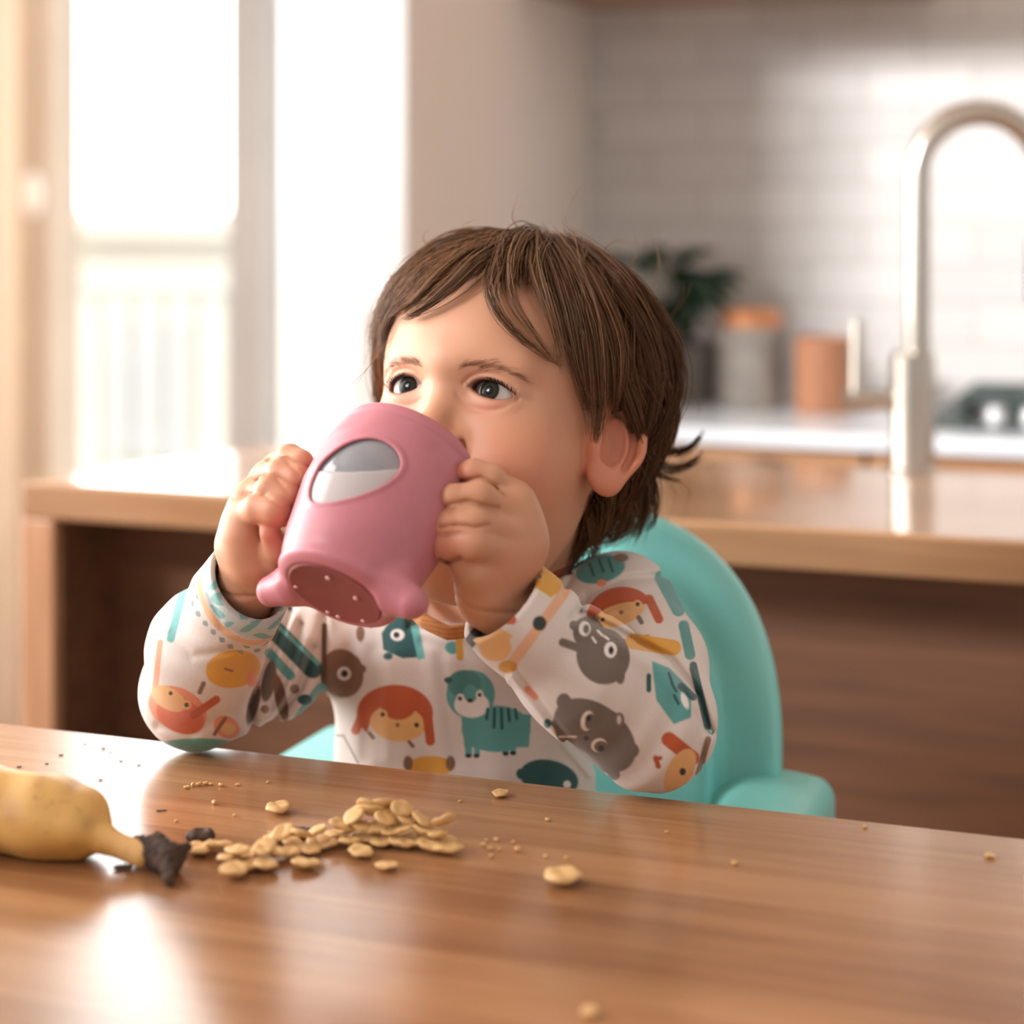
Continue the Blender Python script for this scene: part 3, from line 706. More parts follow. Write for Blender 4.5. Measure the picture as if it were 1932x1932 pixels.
def skinb(T, p):
    at = T.n('ShaderNodeAttribute', attribute_name='Col')
    tc = T.n('ShaderNodeTexCoord')
    n1 = T.n('ShaderNodeTexNoise', {'Vector': tc.outputs['Object'], 'Scale': 55, 'Detail': 4})
    rp = T.n('ShaderNodeMapRange', {'Value': n1.outputs[0], 'From Min': 0.3, 'From Max': 0.7, 'To Min': 0.0, 'To Max': 0.16})
    mx = T.n('ShaderNodeMix', {0: rp.outputs[0], 6: at.outputs['Color'], 7: srgb(206, 128, 100)}, data_type='RGBA')
    L(T, mx.outputs[2], p.inputs['Base Color'])
    n2 = T.n('ShaderNodeTexNoise', {'Vector': tc.outputs['Object'], 'Scale': 900, 'Detail': 2})
    bp = T.n('ShaderNodeBump', {'Height': n2.outputs[0], 'Strength': 0.08, 'Distance': 0.0006}); L(T, bp.outputs[0], p.inputs['Normal'])
M_skin = mat('toddler skin', rough=0.48, build=skinb, Subsurface_Weight=0.35, Subsurface_Scale=0.004, Specular_IOR_Level=0.35)
M_skin.node_tree.nodes['Principled BSDF'].inputs['Subsurface Radius'].default_value = (1.0, 0.35, 0.18)

child = tag(empty('person', (TC[0], TC[1], 0.54)), 'toddler in animal print shirt drinking from a pink cup with both hands', 'person')
CB = np.array([TC[0], TC[1], 0.54])
bodyo = sdf_mesh('body', body, (-0.25, 0.93, 0.55), (0.16, 1.36, 1.09), FINE, M_skin, child, smooth=2, color=skin_color, loc=(0, 0, 0))
bodyo.location = tuple(-CB)

# ---- eyes
def eyeb(T, p):
    tc = T.n('ShaderNodeTexCoord'); sp = T.n('ShaderNodeSeparateXYZ', {0: tc.outputs['Object']})
    x2 = T.n('ShaderNodeMath', {0: sp.outputs[0], 1: sp.outputs[0]}, operation='MULTIPLY')
    s2 = T.n('ShaderNodeMath', {0: sp.outputs[1], 1: sp.outputs[1], 2: x2.outputs[0]}, operation='MULTIPLY_ADD')
    r = T.n('ShaderNodeMath', {0: s2.outputs[0]}, operation='SQRT')
    back = T.n('ShaderNodeMath', {0: sp.outputs[2], 1: 0.0}, operation='LESS_THAN')
    rr = T.n('ShaderNodeMath', {0: back.outputs[0], 1: 0.1, 2: r.outputs[0]}, operation='MULTIPLY_ADD')
    cr = T.n('ShaderNodeValToRGB'); sc1 = T.n('ShaderNodeMath', {0: rr.outputs[0], 1: 100.0}, operation='MULTIPLY'); L(T, sc1.outputs[0], cr.inputs[0])
    e = cr.color_ramp.elements; e[0].position = 0.0; e[0].color = (0.004, 0.004, 0.004, 1); e[1].position = 1.0; e[1].color = srgb(196, 184, 178)
    for pos, c_ in ((0.26, (0.004, 0.004, 0.004, 1)), (0.31, srgb(44, 38, 28)), (0.46, srgb(40, 40, 33)), (0.60, srgb(28, 28, 25)), (0.67, srgb(160, 148, 142))):
        k = e.new(pos); k.color = c_
    nz = T.n('ShaderNodeTexNoise', {'Vector': tc.outputs['Object'], 'Scale': 700, 'Detail': 3})
    L(T, cr.outputs[0], p.inputs['Base Color'])
M_eye = mat('eye', rough=0.12, build=eyeb, Coat_Weight=0.12, Coat_Roughness=0.03, Specular_IOR_Level=0.12)
gaze = Hf*0.95+Hr*0.02+Hu*0.06; gaze /= np.linalg.norm(gaze)
for ec in EC:
    c = fromH(ec)
    prof = [(max(1e-5, (ER-0.0001)*math.sin(a)), -(ER-0.0001)*math.cos(a)) for a in np.linspace(0, math.pi, 33)]
    mb = MB().lathe(prof, 48)
    o = mb.build('eye', M_eye, child, smooth=True)
    o.location = tuple(c-CB); o.rotation_euler = Vector(gaze).to_track_quat('Z', 'Y').to_euler()
# ================================================================== cup
CBASE = W(636, 1112, 0.985); CD = np.array([0.365, 0.60, 0.71]); CD /= np.linalg.norm(CD)
CE1 = np.cross(CD, np.array([0, -1.0, 0])); CE1 /= np.linalg.norm(CE1)       # roughly to the right in the picture
if CE1[0] < 0: CE1 = -CE1
CE2 = np.cross(CD, CE1)                                                       # roughly away / down
CR = np.stack([CE1, CE2, CD])
CUP_T = np.array([0.0, 0.008, 0.020, 0.050, 0.074, 0.089, 0.0960, 0.098]); CUP_R = np.array([0.0325, 0.0364, 0.0396, 0.0443, 0.0438, 0.0408, 0.0388, 0.0382])
# window centre seen at (665, 888)
def cup_q(P): return (P-CBASE.astype(P.dtype))@CR.T.astype(P.dtype)
vw = -CR@np.array([0, 1.0, 0])            # towards the camera in cup axes
def cup_hit(px, py, R0=0.044):
    o = CR@(np.array([0, 0, CAMZ])-CBASE); r = CR@np.array([(px-CX)/F, 1.0, -(py-HZ)/F])
    a = r[0]**2+r[1]**2; b = o[0]*r[0]+o[1]*r[1]; c = o[0]**2+o[1]**2-R0**2; t = (-b-math.sqrt(max(b*b-a*c, 0)))/a; return o+r*t
_h = cup_hit(662, 888); WA = math.atan2(_h[1], _h[0]); WT = float(_h[2])
_h1 = cup_hit(590, 918); _h2 = cup_hit(745, 862)
def _xy(h): return (((math.atan2(h[1], h[0])-WA+math.pi) % (2*math.pi)-math.pi)*0.042, h[2]-WT)
_a, _b = _xy(_h1), _xy(_h2); WROT = math.atan2(_b[1]-_a[1], _b[0]-_a[0])
if abs(WROT) > math.pi/2: WROT -= math.copysign(math.pi, WROT)
_u0, _u1 = _xy(cup_hit(645, 952)), _xy(cup_hit(690, 826))
print('window', WA, WT, math.degrees(WROT), _a, _b, _u0, _u1)
def win2d(q):
    a = np.arctan2(q[:, 1], q[:, 0]); da = (a-WA+math.pi) % (2*math.pi)-math.pi
    x = da*0.043; y = q[:, 2]-WT
    ca, sa = math.cos(WROT), math.sin(WROT); X = x*ca+y*sa; Y = -x*sa+y*ca
    return (np.sqrt((X/0.0280)**2+(np.where(Y > 0, Y/0.0208, Y/0.0162))**2)-1)*0.017
def cup_body(P):
    q = cup_q(P); r = np.hypot(q[:, 0], q[:, 1]); R = np.interp(q[:, 2], CUP_T, CUP_R)
    d = (r-R)*0.95; d = smax(d, q[:, 2]-0.098, 0.003); d = smax(d, -q[:, 2], 0.010)
    d = d+0.0008*np.exp(-((q[:, 2]-0.0905)/0.0012)**2)            # groove below the rim
    inner = smax(r-(R-0.0035), 0.006-q[:, 2], 0.004); d = smax(d, -inner, 0.0015)
    # suction foot with two fins
    ft = ell(q, (0, 0, 0.001), (0.0345, 0.0345, 0.007)); d = smin(d, ft, 0.006)
    for px_, py_ in FINS:
        d = smin(d, cap(q, (0.78*px_, 0.78*py_, 0.004), (px_, py_, 0.0005), 0.0110, 0.0088), 0.010)
    d = smax(d, -ell(q, (0, 0, -0.0065), (0.0292, 0.0292, 0.0095)), 0.002)
    w2 = win2d(q); front = (r > R-0.006)
    d = smax(d, -np.maximum(w2, 0.031-r), 0.0012)
    d = smin(d, np.sqrt(w2**2+((r-R)*1.0)**2)-0.0011, 0.001)      # raised ring round the window
    return d
def finxy(px, py):                      # point of the foot plane seen at a pixel
    ray = np.array([(px-CX)/F, 1.0, -(py-HZ)/F]); o = np.array([0, 0, CAMZ])
    t = ((CBASE-o)@CD)/(ray@CD); q = CR@(o+ray*t-CBASE); return q[0], q[1]
FINS = [finxy(513, 1116), finxy(776, 1138)]
M_pink = mat('pink silicone', rough=0.42, build=lambda T, p: noise_var(T, p, srgb(188, 116, 127), srgb(194, 122, 133), 60), Subsurface_Weight=0.12, Subsurface_Scale=0.004)
M_pink_shade = mat('shaded pink silicone', rough=0.5, build=lambda T, p: noise_var(T, p, srgb(132, 64, 64), srgb(140, 69, 69), 60))  # cup pink with the shade of the underside put into it
cup = tag(empty('sippy_cup', CBASE), 'dusty pink toddler cup with a clear window and little feet held to the mouth', 'cup')
lo = CBASE-0.05; hi = CBASE+CD*0.098+0.05
lo = np.minimum(CBASE, CBASE+CD*0.098)-0.05; hi = np.maximum(CBASE, CBASE+CD*0.098)+0.05
cb_ = sdf_mesh('cup_body', cup_body, lo, hi, 0.0008, M_pink, cup, smooth=2); cb_.location = tuple(-CBASE)
# sunken base disc, underside shade put into its colour, with small pale dots
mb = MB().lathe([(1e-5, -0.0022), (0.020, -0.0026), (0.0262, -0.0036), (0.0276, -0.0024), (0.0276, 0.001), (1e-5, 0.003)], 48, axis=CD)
mb.build('base_disc', M_pink_shade, cup, auto=True)
M_dot = mat('pale raised dots', srgb(228, 170, 170), 0.4)
for px_, py_ in ((548, 1095), (624, 1082), (676, 1120), (616, 1165), (648, 1182), (696, 1168)):
    x, y = finxy(px_, py_); r_ = math.hypot(x, y)
    if r_ > 0.0245: x, y = x*0.0245/r_, y*0.0245/r_
    c = CE1*x+CE2*y-CD*0.0032
    o = MB().lathe([(1e-5, -0.0006), (0.0013, -0.0004), (0.0017, 0.0006), (1e-5, 0.0009)], 14, axis=CD).build('dot', M_dot, cup, loc=c, smooth=True)
# window: clear inner cup with the drink behind it
def window_sdf(P):
    q = cup_q(P); r = np.hypot(q[:, 0], q[:, 1]); R = np.interp(q[:, 2], CUP_T, CUP_R)
    return np.maximum(np.abs(r-(R-0.0022))-0.0007, win2d(q)-0.0006)
M_clear = mat('clear window plastic', srgb(150, 153, 160), 0.12, Transmission_Weight=0.35, Coat_Weight=0.8, Coat_Roughness=0.04, IOR=1.45)
wn_o = sdf_mesh('window', window_sdf, lo, hi, 0.0008, M_clear, cup, smooth=2); wn_o.location = tuple(-CBASE)
zl = 1.08-(911-HZ)/F*0.985
def liquid(P):
    q = cup_q(P); r = np.hypot(q[:, 0], q[:, 1]); R = np.interp(q[:, 2], CUP_T, CUP_R)
    lvl = P[:, 2]-(LZ+0.06*(P[:, 0]-CBASE[0]))
    return np.maximum(np.maximum(np.abs(r-(R-0.0016))-0.0009, win2d(q)+0.0004), lvl)
LZ = float(W(665, 912, 0.945)[2])
lq = sdf_mesh('drink', liquid, lo, hi, 0.0008, mat('milky water', srgb(178, 170, 170), 0.15), cup, smooth=1); lq.location = tuple(-CBASE)
# ================================================================== shirt
def folds(P, fx, fy, fz, ph=0.0): return np.sin(P[:, 0]*fx+P[:, 1]*fy+P[:, 2]*fz+ph)
CUFR = W(948, 1134, 1.020); CUFL = W(474, 1097, 1.056)
AXR = W(1090, 1275, 1.036)-CUFR; AXR /= np.linalg.norm(AXR)        # from the cuff towards the elbow
AXL = W(392, 1230, 1.105)-CUFL; AXL /= np.linalg.norm(AXL)
NXL = AXL*0.75+np.array([-0.45, 0.05, 0.0])*0.6; NXL /= np.linalg.norm(NXL)
ZR = TZ+0.0395; ELR = np.array([W(1228, 1368, 1.052)[0], 1.056, ZR]); ELL = np.array([W(372, 1310, 1.132)[0], 1.136, TZ+0.0370])
def sl_R(P):
    f = chain(P, [CUFR-AXR*0.02, CUFR+AXR*0.02, W(1095, 1268, 1.036), ELR], [0.0290, 0.0285, 0.0335, 0.0380], 0.01)
    u_ = chain(P, [ELR, W(1222, 1255, 1.10), SH_R], [0.0380, 0.0340, 0.0350], 0.01)
    # deep fold between forearm and upper arm
    d = smin(f, u_, 0.003)
    e = np.linalg.norm(P-W(1130, 1190, 1.07).astype(np.float32), axis=1)
    d = d+0.0012*folds(P, 190, -60, 260)*np.exp(-(e/0.045)**2)
    e2 = np.linalg.norm(P-ELR.astype(np.float32), axis=1)
    d = d+0.0009*folds(P, 260, 90, -150, 1.0)*np.exp(-(e2/0.05)**2)
    return d
def sl_L(P):
    f = chain(P, [CUFL-AXL*0.02, CUFL+AXL*0.02, W(392, 1225, 1.105), ELL], [0.0270, 0.0268, 0.0345, 0.0350], 0.01)
    u_ = chain(P, [ELL, W(500, 1262, 1.170), SH_L], [0.0350, 0.0315, 0.0340], 0.01)
    d = smin(f, u_, 0.005)
    e = np.linalg.norm(P-W(520, 1270, 1.15).astype(np.float32), axis=1)
    d = d+0.0024*folds(P, 230, 40, -170)*np.exp(-(e/0.042)**2)
    e2 = np.linalg.norm(P-W(440, 1180, 1.08).astype(np.float32), axis=1)
    d = d+0.0008*folds(P, 120, 50, 330, 0.4)*np.exp(-(e2/0.045)**2)
    return d
RING = [W(1098, 1040, 1.215), W(1085, 1062, 1.185), W(1035, 1105, 1.150), W(965, 1155, 1.125), W(900, 1188, 1.112), W(845, 1196, 1.112), W(795, 1172, 1.122), W(765, 1125, 1.150), W(800, 1075, 1.190), W(880, 1040, 1.225), W(985, 1022, 1.245), W(1060, 1020, 1.240)]
RC = np.mean(RING, 0); RM = np.array(RING)-RC; _, _, vt = np.linalg.svd(RM); RN = vt[2] if vt[2][2] > 0 else -vt[2]
def to_body(P):
    t = torso(P, 0.002)
    q = P-TC.astype(np.float32); v = q@V.astype(np.float32)
    t = t+0.0010*folds(P, 60, 30, -90)+0.0008*folds(P, 210, -40, 25, 2.0)*sstep(0.84-P[:, 2], 0, 0.05)
    return t
def neck_hole(P):
    q = P-RC.astype(np.float32); h = q@RN.astype(np.float32); rr = q-h[:, None]*RN.astype(np.float32)
    ang = np.arctan2(rr@np.array([0, 1, 0], np.float32), rr@np.array([1, 0, 0], np.float32))
    R_ = np.interp(ang, RA, RRr)
    return np.maximum(np.linalg.norm(rr, axis=1)-R_-np.clip(h-np.interp(ang, RA, RH)-0.001, 0, 1)*1.2, -h-0.020)
_rh = [(math.atan2((p-RC)[1], (p-RC)[0]), float((p-RC)@RN)) for p in RING]; _rh.sort()
RH = np.array([_rh[-1][1]]+[b for a, b in _rh]+[_rh[0][1]])
_ra = [(math.atan2((p-RC)[1], (p-RC)[0]), float(np.linalg.norm((p-RC)-RN*((p-RC)@RN)))) for p in RING]; _ra.sort()
RA = np.array([_ra[-1][0]-2*math.pi]+[a for a, b in _ra]+[_ra[0][0]+2*math.pi]); RRr = np.array([_ra[-1][1]]+[b for a, b in _ra]+[_ra[0][1]])
def shirt(P):
    a, b = sl_R(P), sl_L(P)
    d = smin(to_body(P), np.minimum(a, b), 0.006)
    d = np.where(P[:, 1] > 1.085, smax(d, -neck_hole(P), 0.003), d)
    for c, ax, r0, isR in ((CUFR, AXR, 0.0268, 1), (CUFL, NXL, 0.0248, 0)):
        ax = ax.astype(np.float32); t = (P-c.astype(np.float32))@ax
        near = np.linalg.norm(P-c.astype(np.float32), axis=1) < 0.065
        if isR: near &= (P[:, 0] < 0.045)
        d = np.where(near, smax(d, -t, 0.0012), d)                       # sleeve end
        aa = AXR if isR else AXL
        ins = cap(P, c-aa*0.03, c+aa*0.022, r0, r0-0.004)
        d = smax(d, -ins, 0.0012)
    x, y = pxy(P); right = x > 955
    g_ = np.zeros(len(P), np.float32)
    for pts, w_, a_ in (([(1098,1158),(1180,1200),(1262,1240),(1318,1312),(1338,1380)], 9, 0.0042), ([(1092,1180),(1180,1225),(1250,1268),(1300,1330)], 16, -0.0016),
                        ([(1082,1170),(1108,1122),(1178,1092),(1255,1086)], 8, 0.0026), ([(1100,1185),(1150,1150),(1215,1140)], 8, 0.0012), ([(1285,1290),(1322,1370),(1322,1440)], 7, 0.0016),
                        ([(965,1275),(1008,1335),(1060,1402),(1112,1462)], 6, -0.0016), ([(975,1265),(1020,1325),(1075,1400),(1125,1450)], 5, 0.0009), ([(1050,1055),(1080,1085),(1060,1120)], 7, 0.002)):
        s_ = seam(P, pts, w_); g_ += np.where(right, a_*s_, 0)
    for pts, w_, a_ in (([(548,1150),(505,1250),(472,1330),(482,1405)], 8, 0.0042), ([(566,1180),(545,1260),(512,1340)], 8, 0.0034), ([(592,1225),(566,1296),(506,1372)], 8, 0.0034), ([(556,1165),(525,1255),(495,1335)], 9, -0.0018),
                        ([(580,1205),(556,1280),(512,1355)], 8, -0.0020), ([(388,1105),(420,1185),(505,1212)], 6, 0.0010), ([(322,1195),(362,1238),(452,1226)], 9, 0.0010), ([(300,1370),(360,1385),(440,1340)], 10, 0.0012),
                        ([(610,1165),(606,1300),(600,1430)], 9, 0.0036), ([(705,1230),(692,1330),(690,1430)], 15, 0.0014), ([(735,1240),(728,1330),(730,1430)], 15, -0.0012), ([(832,1240),(842,1330),(862,1440)], 15, 0.0014), ([(800,1210),(870,1235),(960,1290)], 10, 0.0012)):
        s_ = seam(P, pts, w_); g_ += np.where(~right, a_*s_, 0)
    d = d+g_*1.25
    d = np.maximum(d, 0.60-P[:, 2])
    tab = (P@V.astype(np.float32) < VT+0.001)
    d = np.where(tab, smax(d, (TZ+0.0006)-P[:, 2], 0.002), d)
    return d
# ---- printed pattern
cT, cDT, cRU, cTAN, cGR, cMU, cBR, cBK, cWH, cPK = lin(92,158,156), lin(36,82,84), lin(184,84,44), lin(226,176,116), lin(112,100,92), lin(218,160,66), lin(130,98,78), lin(40,36,36), lin(236,230,226), lin(222,142,112)
cBASE = lin(216, 206, 200)
def E(cx, cy, rx, ry, c, ang=0): return ('e', cx, cy, rx, ry, c, ang)
def Ln(x0, y0, x1, y1, w_, c): return ('l', x0, y0, x1, y1, w_, c)
def Pg(pts, c): return ('p', pts, c)
def eye_(x, y, r=9): return [E(x, y, r, r, cTAN*1.05), E(x, y, r*0.5, r*0.5, cBK)]
PR_T = [E(590,1190,30,18,cPK,20), Ln(612,1180,610,1335,11,cBR*0.6), E(648,1270,38,46,cBR,-10), E(683,1262,8,8,cBR), E(649,1271,13,13,cWH), E(650,1271,7,7,cBK),
  Pg([(742,1165),(768,1160),(793,1238),(760,1240),(725,1225),(722,1195)],cDT), Pg([(772,1160),(785,1165),(800,1240),(790,1243)],cT*1.25), E(750,1198,13,11,cWH), E(748,1198,6,6,cBK), E(732,1238,9,7,cDT),
  E(680,1195,8,16,cBR),
  E(745,1346,72,54,cRU), Pg([(690,1400),(820,1425),(800,1380),(700,1365)],cBASE), E(750,1365,52,34,cTAN,8), E(752,1328,34,30,cRU), Ln(690,1335,671,1378,17,cRU), Ln(806,1345,812,1398,18,cRU), *eye_(722,1348), *eye_(786,1368), E(750,1368,4,4,cBR), Ln(697,1383,704,1392,7,cBR), Ln(772,1400,779,1408,7,cBR),
  E(936,1375,65,44,cT), Pg([(872,1350),(1000,1350),(996,1408),(878,1408)],cT), E(888,1310,46,46,cT), E(876,1290,32,26,cT*0.7), E(890,1330,33,24,cWH), E(888,1308,14,16,cT), E(846,1283,8,6,cDT), E(868,1318,7,9,cWH), E(905,1311,7,9,cWH), E(868,1318,4,4,cBK), E(905,1311,4,4,cBK), E(887,1322,6,4,cBK),
  Ln(884,1405,884,1422,13,cT), Ln(900,1405,900,1422,11,cT), Ln(954,1400,954,1418,12,cT), Ln(968,1400,968,1418,11,cT), E(884,1426,6,4,cBK), E(899,1426,6,4,cBK), E(954,1422,6,4,cBK), E(968,1421,6,4,cBK),
  Ln(920,1338,918,1356,6,cDT), Ln(933,1338,932,1372,6,cDT), Ln(946,1338,947,1374,6,cDT), Ln(959,1338,961,1360,6,cDT), Ln(972,1338,975,1356,5,cDT),
  E(812,1446,44,20,cMU), E(770,1440,9,14,cBR), E(850,1440,9,14,cBR), E(1036,1468,56,34,cDT,12), E(982,1460,8,10,cDT), E(1070,1480,7,7,cWH),
  Ln(605,1386,648,1388,3,cGR), Ln(648,1388,676,1440,3,cGR), E(853,1222,13,12,cT), Ln(866,1200,868,1240,14,cMU*0.9), Ln(700,1180,705,1160,8,cRU)]
PR_L = [E(644,1270,40,46,cBR,-10), E(683,1262,8,8,cBR), E(649,1271,13,13,cWH), E(650,1271,7,7,cBK), Ln(612,1180,610,1335,10,cBR*0.6), Ln(348,1105,322,1205,15,cT), Ln(302,1212,290,1325,11,cPK*1.1), E(440,1262,52,36,cMU,-8), E(402,1278,10,9,cMU), Ln(425,1262,438,1266,4,cBR), E(475,1282,10,14,cPK), Ln(384,1290,377,1306,9,cBR),
  E(335,1338,58,40,cPK,25), E(340,1350,48,32,lin(208,106,74),25), E(318,1318,36,20,cTAN,30), Ln(365,1350,408,1320,15,cRU), *eye_(352,1330,9), *eye_(322,1308,8),
  E(375,1406,74,13,cT), E(500,1396,32,22,cDT), E(428,1372,26,20,cPK,30), E(430,1375,14,11,cTAN), Ln(405,1385,425,1355,7,cBR),
  Ln(520,1190,590,1262,36,cDT), Ln(528,1185,600,1252,8,cT*1.2), Ln(508,1232,548,1275,18,cT), E(507,1285,13,40,cGR*0.9,10), E(530,1318,11,48,cBR*0.8,-12), E(478,1330,10,38,cGR*0.8,15), E(556,1300,9,9,cBR), E(500,1338,8,8,cBR), Ln(545,1385,605,1300,22,cT*1.15), E(575,1320,14,10,cDT)]
PR_R = [E(1132,1074,48,26,cT*0.85,-12), Ln(1112,1062,1120,1085,5,cDT), Ln(1130,1055,1138,1078,5,cDT), Ln(1148,1055,1156,1078,5,cDT), E(1135,1100,9,7,cPK), E(1172,1052,14,8,cBR),
  E(1172,1165,66,58,cRU,-8), Pg([(1118,1215),(1250,1190),(1222,1140),(1130,1175)],cBASE), E(1168,1160,50,20,cTAN,-18), Ln(1225,1130,1243,1168,17,cRU), *eye_(1137,1169,8), *eye_(1203,1140,8), E(1172,1155,4,4,cBR), Ln(1205,1165,1210,1174,9,cGR), Ln(1195,1210,1270,1222,30,cMU), Ln(1305,1262,1330,1350,9,cBR*0.7),
  Ln(1248,1090,1280,1150,26,cT*0.9), Ln(1290,1180,1302,1235,20,cT*0.8), Ln(1308,1255,1335,1370,14,cDT),
  E(1138,1238,50,54,cGR,-20), E(1112,1196,30,34,cGR,-30), Ln(1090,1222,1062,1212,16,cGR), E(1082,1180,8,9,cGR), E(1170,1275,9,16,cGR), E(1152,1226,12,15,cWH), E(1153,1227,5,8,cBK), E(1103,1186,11,14,cWH), E(1106,1187,6,9,cGR), Ln(1128,1190,1136,1198,4,cWH), Ln(1140,1200,1148,1206,4,cWH), Ln(1118,1203,1124,1212,4,cWH),
  E(1122,1388,88,58,cGR,38), Pg([(1040,1365),(1090,1322),(1160,1345),(1190,1410),(1155,1462),(1095,1430)],cGR), E(1064,1324,14,16,cGR), E(1190,1416,16,15,cGR), E(1168,1358,10,14,cGR*1.15), E(1168,1358,4,8,cBASE), E(1158,1462,12,10,cGR),
  E(1108,1360,12,19,cWH,15), E(1113,1361,9,15,cGR,15), E(1110,1355,5,6,cBK), E(1130,1406,15,13,cWH,-20), E(1134,1409,13,11,cGR), E(1134,1412,6,6,cBK), E(1106,1393,5,5,cBK), Ln(1056,1390,1086,1390,4,cWH), Ln(1062,1402,1076,1406,4,cWH),
  Pg([(1232,1250),(1262,1262),(1302,1302),(1302,1352),(1272,1364),(1240,1320)],cT), Ln(1224,1275,1224,1302,9,cDT), Ln(1262,1270,1268,1288,5,cDT), Ln(1268,1290,1276,1304,5,cDT), Ln(1272,1312,1280,1328,5,cDT), Ln(1285,1295,1308,1315,14,cDT), E(1292,1322,6,16,cWH,-20),
  Ln(1262,1395,1306,1430,28,cRU), E(1283,1455,24,46,cTAN,28), E(1288,1456,6,7,cBK), Ln(1237,1430,1242,1446,10,cRU*0.8), Ln(1240,1432,1246,1430,8,cRU*0.8), Ln(1336,1395,1318,1460,12,cBR), Ln(995,1300,1010,1315,12,cPK), E(1033,1365,7,9,cDT)]
PR_C = [E(1040,1094,40,24,cMU,30), Pg([(1010,1065),(1060,1108),(1040,1125),(1000,1100)],cMU*0.95), E(1019,1088,7,7,cTAN), E(1019,1088,3.5,3.5,cBR), Ln(935,1168,966,1170,17,cRU), Ln(884,1215,916,1172,22,cBK*1.2), E(935,1222,30,26,cTAN), Pg([(895,1208),(940,1185),(965,1200),(935,1245)],cTAN*0.98)]
PR_B = [Ln(1080,1098,958,1262,20,lin(222,172,138)), E(1018,1176,13,14,lin(48,58,54)), E(958,1258,18,12,cMU*0.85)]
def paint_print(C, X, Y_, shapes, mask):
    idx = np.where(mask)[0]
    if not len(idx): return
    x, y = X[idx], Y_[idx]; cc = C[idx]
    for s in shapes:
        if s[0] == 'e':
            _, cx, cy, rx, ry, c, an = s; a = math.radians(an); dx, dy = x-cx, y-cy
            xx = dx*math.cos(a)+dy*math.sin(a); yy = -dx*math.sin(a)+dy*math.cos(a); k = (np.sqrt((xx/rx)**2+(yy/ry)**2)-1)*min(rx, ry)
        elif s[0] == 'l':
            _, x0, y0, x1, y1, w_, c = s; bx, by = x1-x0, y1-y0; h = np.clip(((x-x0)*bx+(y-y0)*by)/(bx*bx+by*by), 0, 1)
            k = np.hypot(x-x0-h*bx, y-y0-h*by)-w_/2
        else:
            _, pts, c = s; n = len(pts); k = np.full(len(x), 1e9); sgn = np.ones(len(x))
            for i in range(n):
                (x0, y0), (x1, y1) = pts[i], pts[(i+1) % n]; bx, by = x1-x0, y1-y0; h = np.clip(((x-x0)*bx+(y-y0)*by)/(bx*bx+by*by), 0, 1)
                k = np.minimum(k, np.hypot(x-x0-h*bx, y-y0-h*by))
                cr = ((y0 <= y) & (y1 > y)) | ((y1 <= y) & (y0 > y)); xi = x0+(y-y0)*bx/(by if by else 1e-9); sgn = np.where(cr & (x < xi), -sgn, sgn)
            k = k*sgn-2.0
        a_ = np.clip(0.5-k/2.5, 0, 1)[:, None]; cc = cc*(1-a_)+np.asarray(c)*a_
    C[idx] = cc
def shirt_color(P):
    P = P.astype(np.float32); C = np.tile(cBASE, (len(P), 1)).astype(float)
    X = CX+F*P[:, 0]/P[:, 1]; Y_ = HZ+F*(CAMZ-P[:, 2])/P[:, 1]
    a, b, t = sl_R(P), sl_L(P), to_body(P)
    isR = (a < b) & (a < t+0.004); isL = (b < a) & (b < t+0.004); isT = ~isR & ~isL
    front = np.ones(len(P), bool)
    paint_print(C, X, Y_, PR_T, isT); paint_print(C, X, Y_, PR_L, isL); paint_print(C, X, Y_, PR_R, isR)
    tR = (P-CUFR.astype(np.float32))@AXR.astype(np.float32); nearR = isR & (tR < 0.030) & (np.linalg.norm(P-CUFR.astype(np.float32), axis=1) < 0.07)
    C[nearR & (tR < 0.0245)] = cBASE
    paint_print(C, X, Y_, PR_C, nearR & (tR < 0.0245)); paint_print(C, X, Y_, PR_B, nearR)
    tL = (P-CUFL.astype(np.float32))@NXL.astype(np.float32); nearL = isL & (np.linalg.norm(P-CUFL.astype(np.float32), axis=1) < 0.07)
    rng = np.random.RandomState(3)
    k = nearL & (tL < 0.011); C[k] = lin(196, 206, 206); 
    mot = (np.sin(P[:, 0]*420+np.sin(P[:, 2]*300)*2)*np.sin(P[:, 2]*380) > 0.2); C[k & mot] = lin(126, 178, 176)
    k2 = nearL & (tL > 0.012) & (tL < 0.0165); C[k2] = lin(226, 178, 140)
    k3 = nearL & (tL > 0.018) & (tL < 0.027) & (np.sin(P[:, 0]*700)*np.sin(P[:, 2]*650) > 0.35); C[k3] = lin(140, 150, 150)
    return C
def clothb(T, p):
    at = T.n('ShaderNodeAttribute', attribute_name='Col'); L(T, at.outputs['Color'], p.inputs['Base Color'])
    tc = T.n('ShaderNodeTexCoord')
    n1 = T.n('ShaderNodeTexNoise', {'Vector': tc.outputs['Object'], 'Scale': 900, 'Detail': 3}); n2 = T.n('ShaderNodeTexNoise', {'Vector': tc.outputs['Object'], 'Scale': 60, 'Detail': 3})
    ad = T.n('ShaderNodeMath', {0: n2.outputs[0], 1: 2.0, 2: n1.outputs[0]}, operation='MULTIPLY_ADD')
    bp = T.n('ShaderNodeBump', {'Height': ad.outputs[0], 'Strength': 0.25, 'Distance': 0.0008}); L(T, bp.outputs[0], p.inputs['Normal'])
M_cloth = mat('printed cotton jersey', rough=0.85, build=clothb, Sheen_Weight=0.25)
sh = sdf_mesh('shirt', shirt, (-0.27, 0.99, 0.59), (0.14, 1.30, 0.90), FINE*0.8, M_cloth, child, smooth=3, color=shirt_color); sh.location = tuple(-CB)
sh['label'] = 'white long sleeved shirt printed with animals'
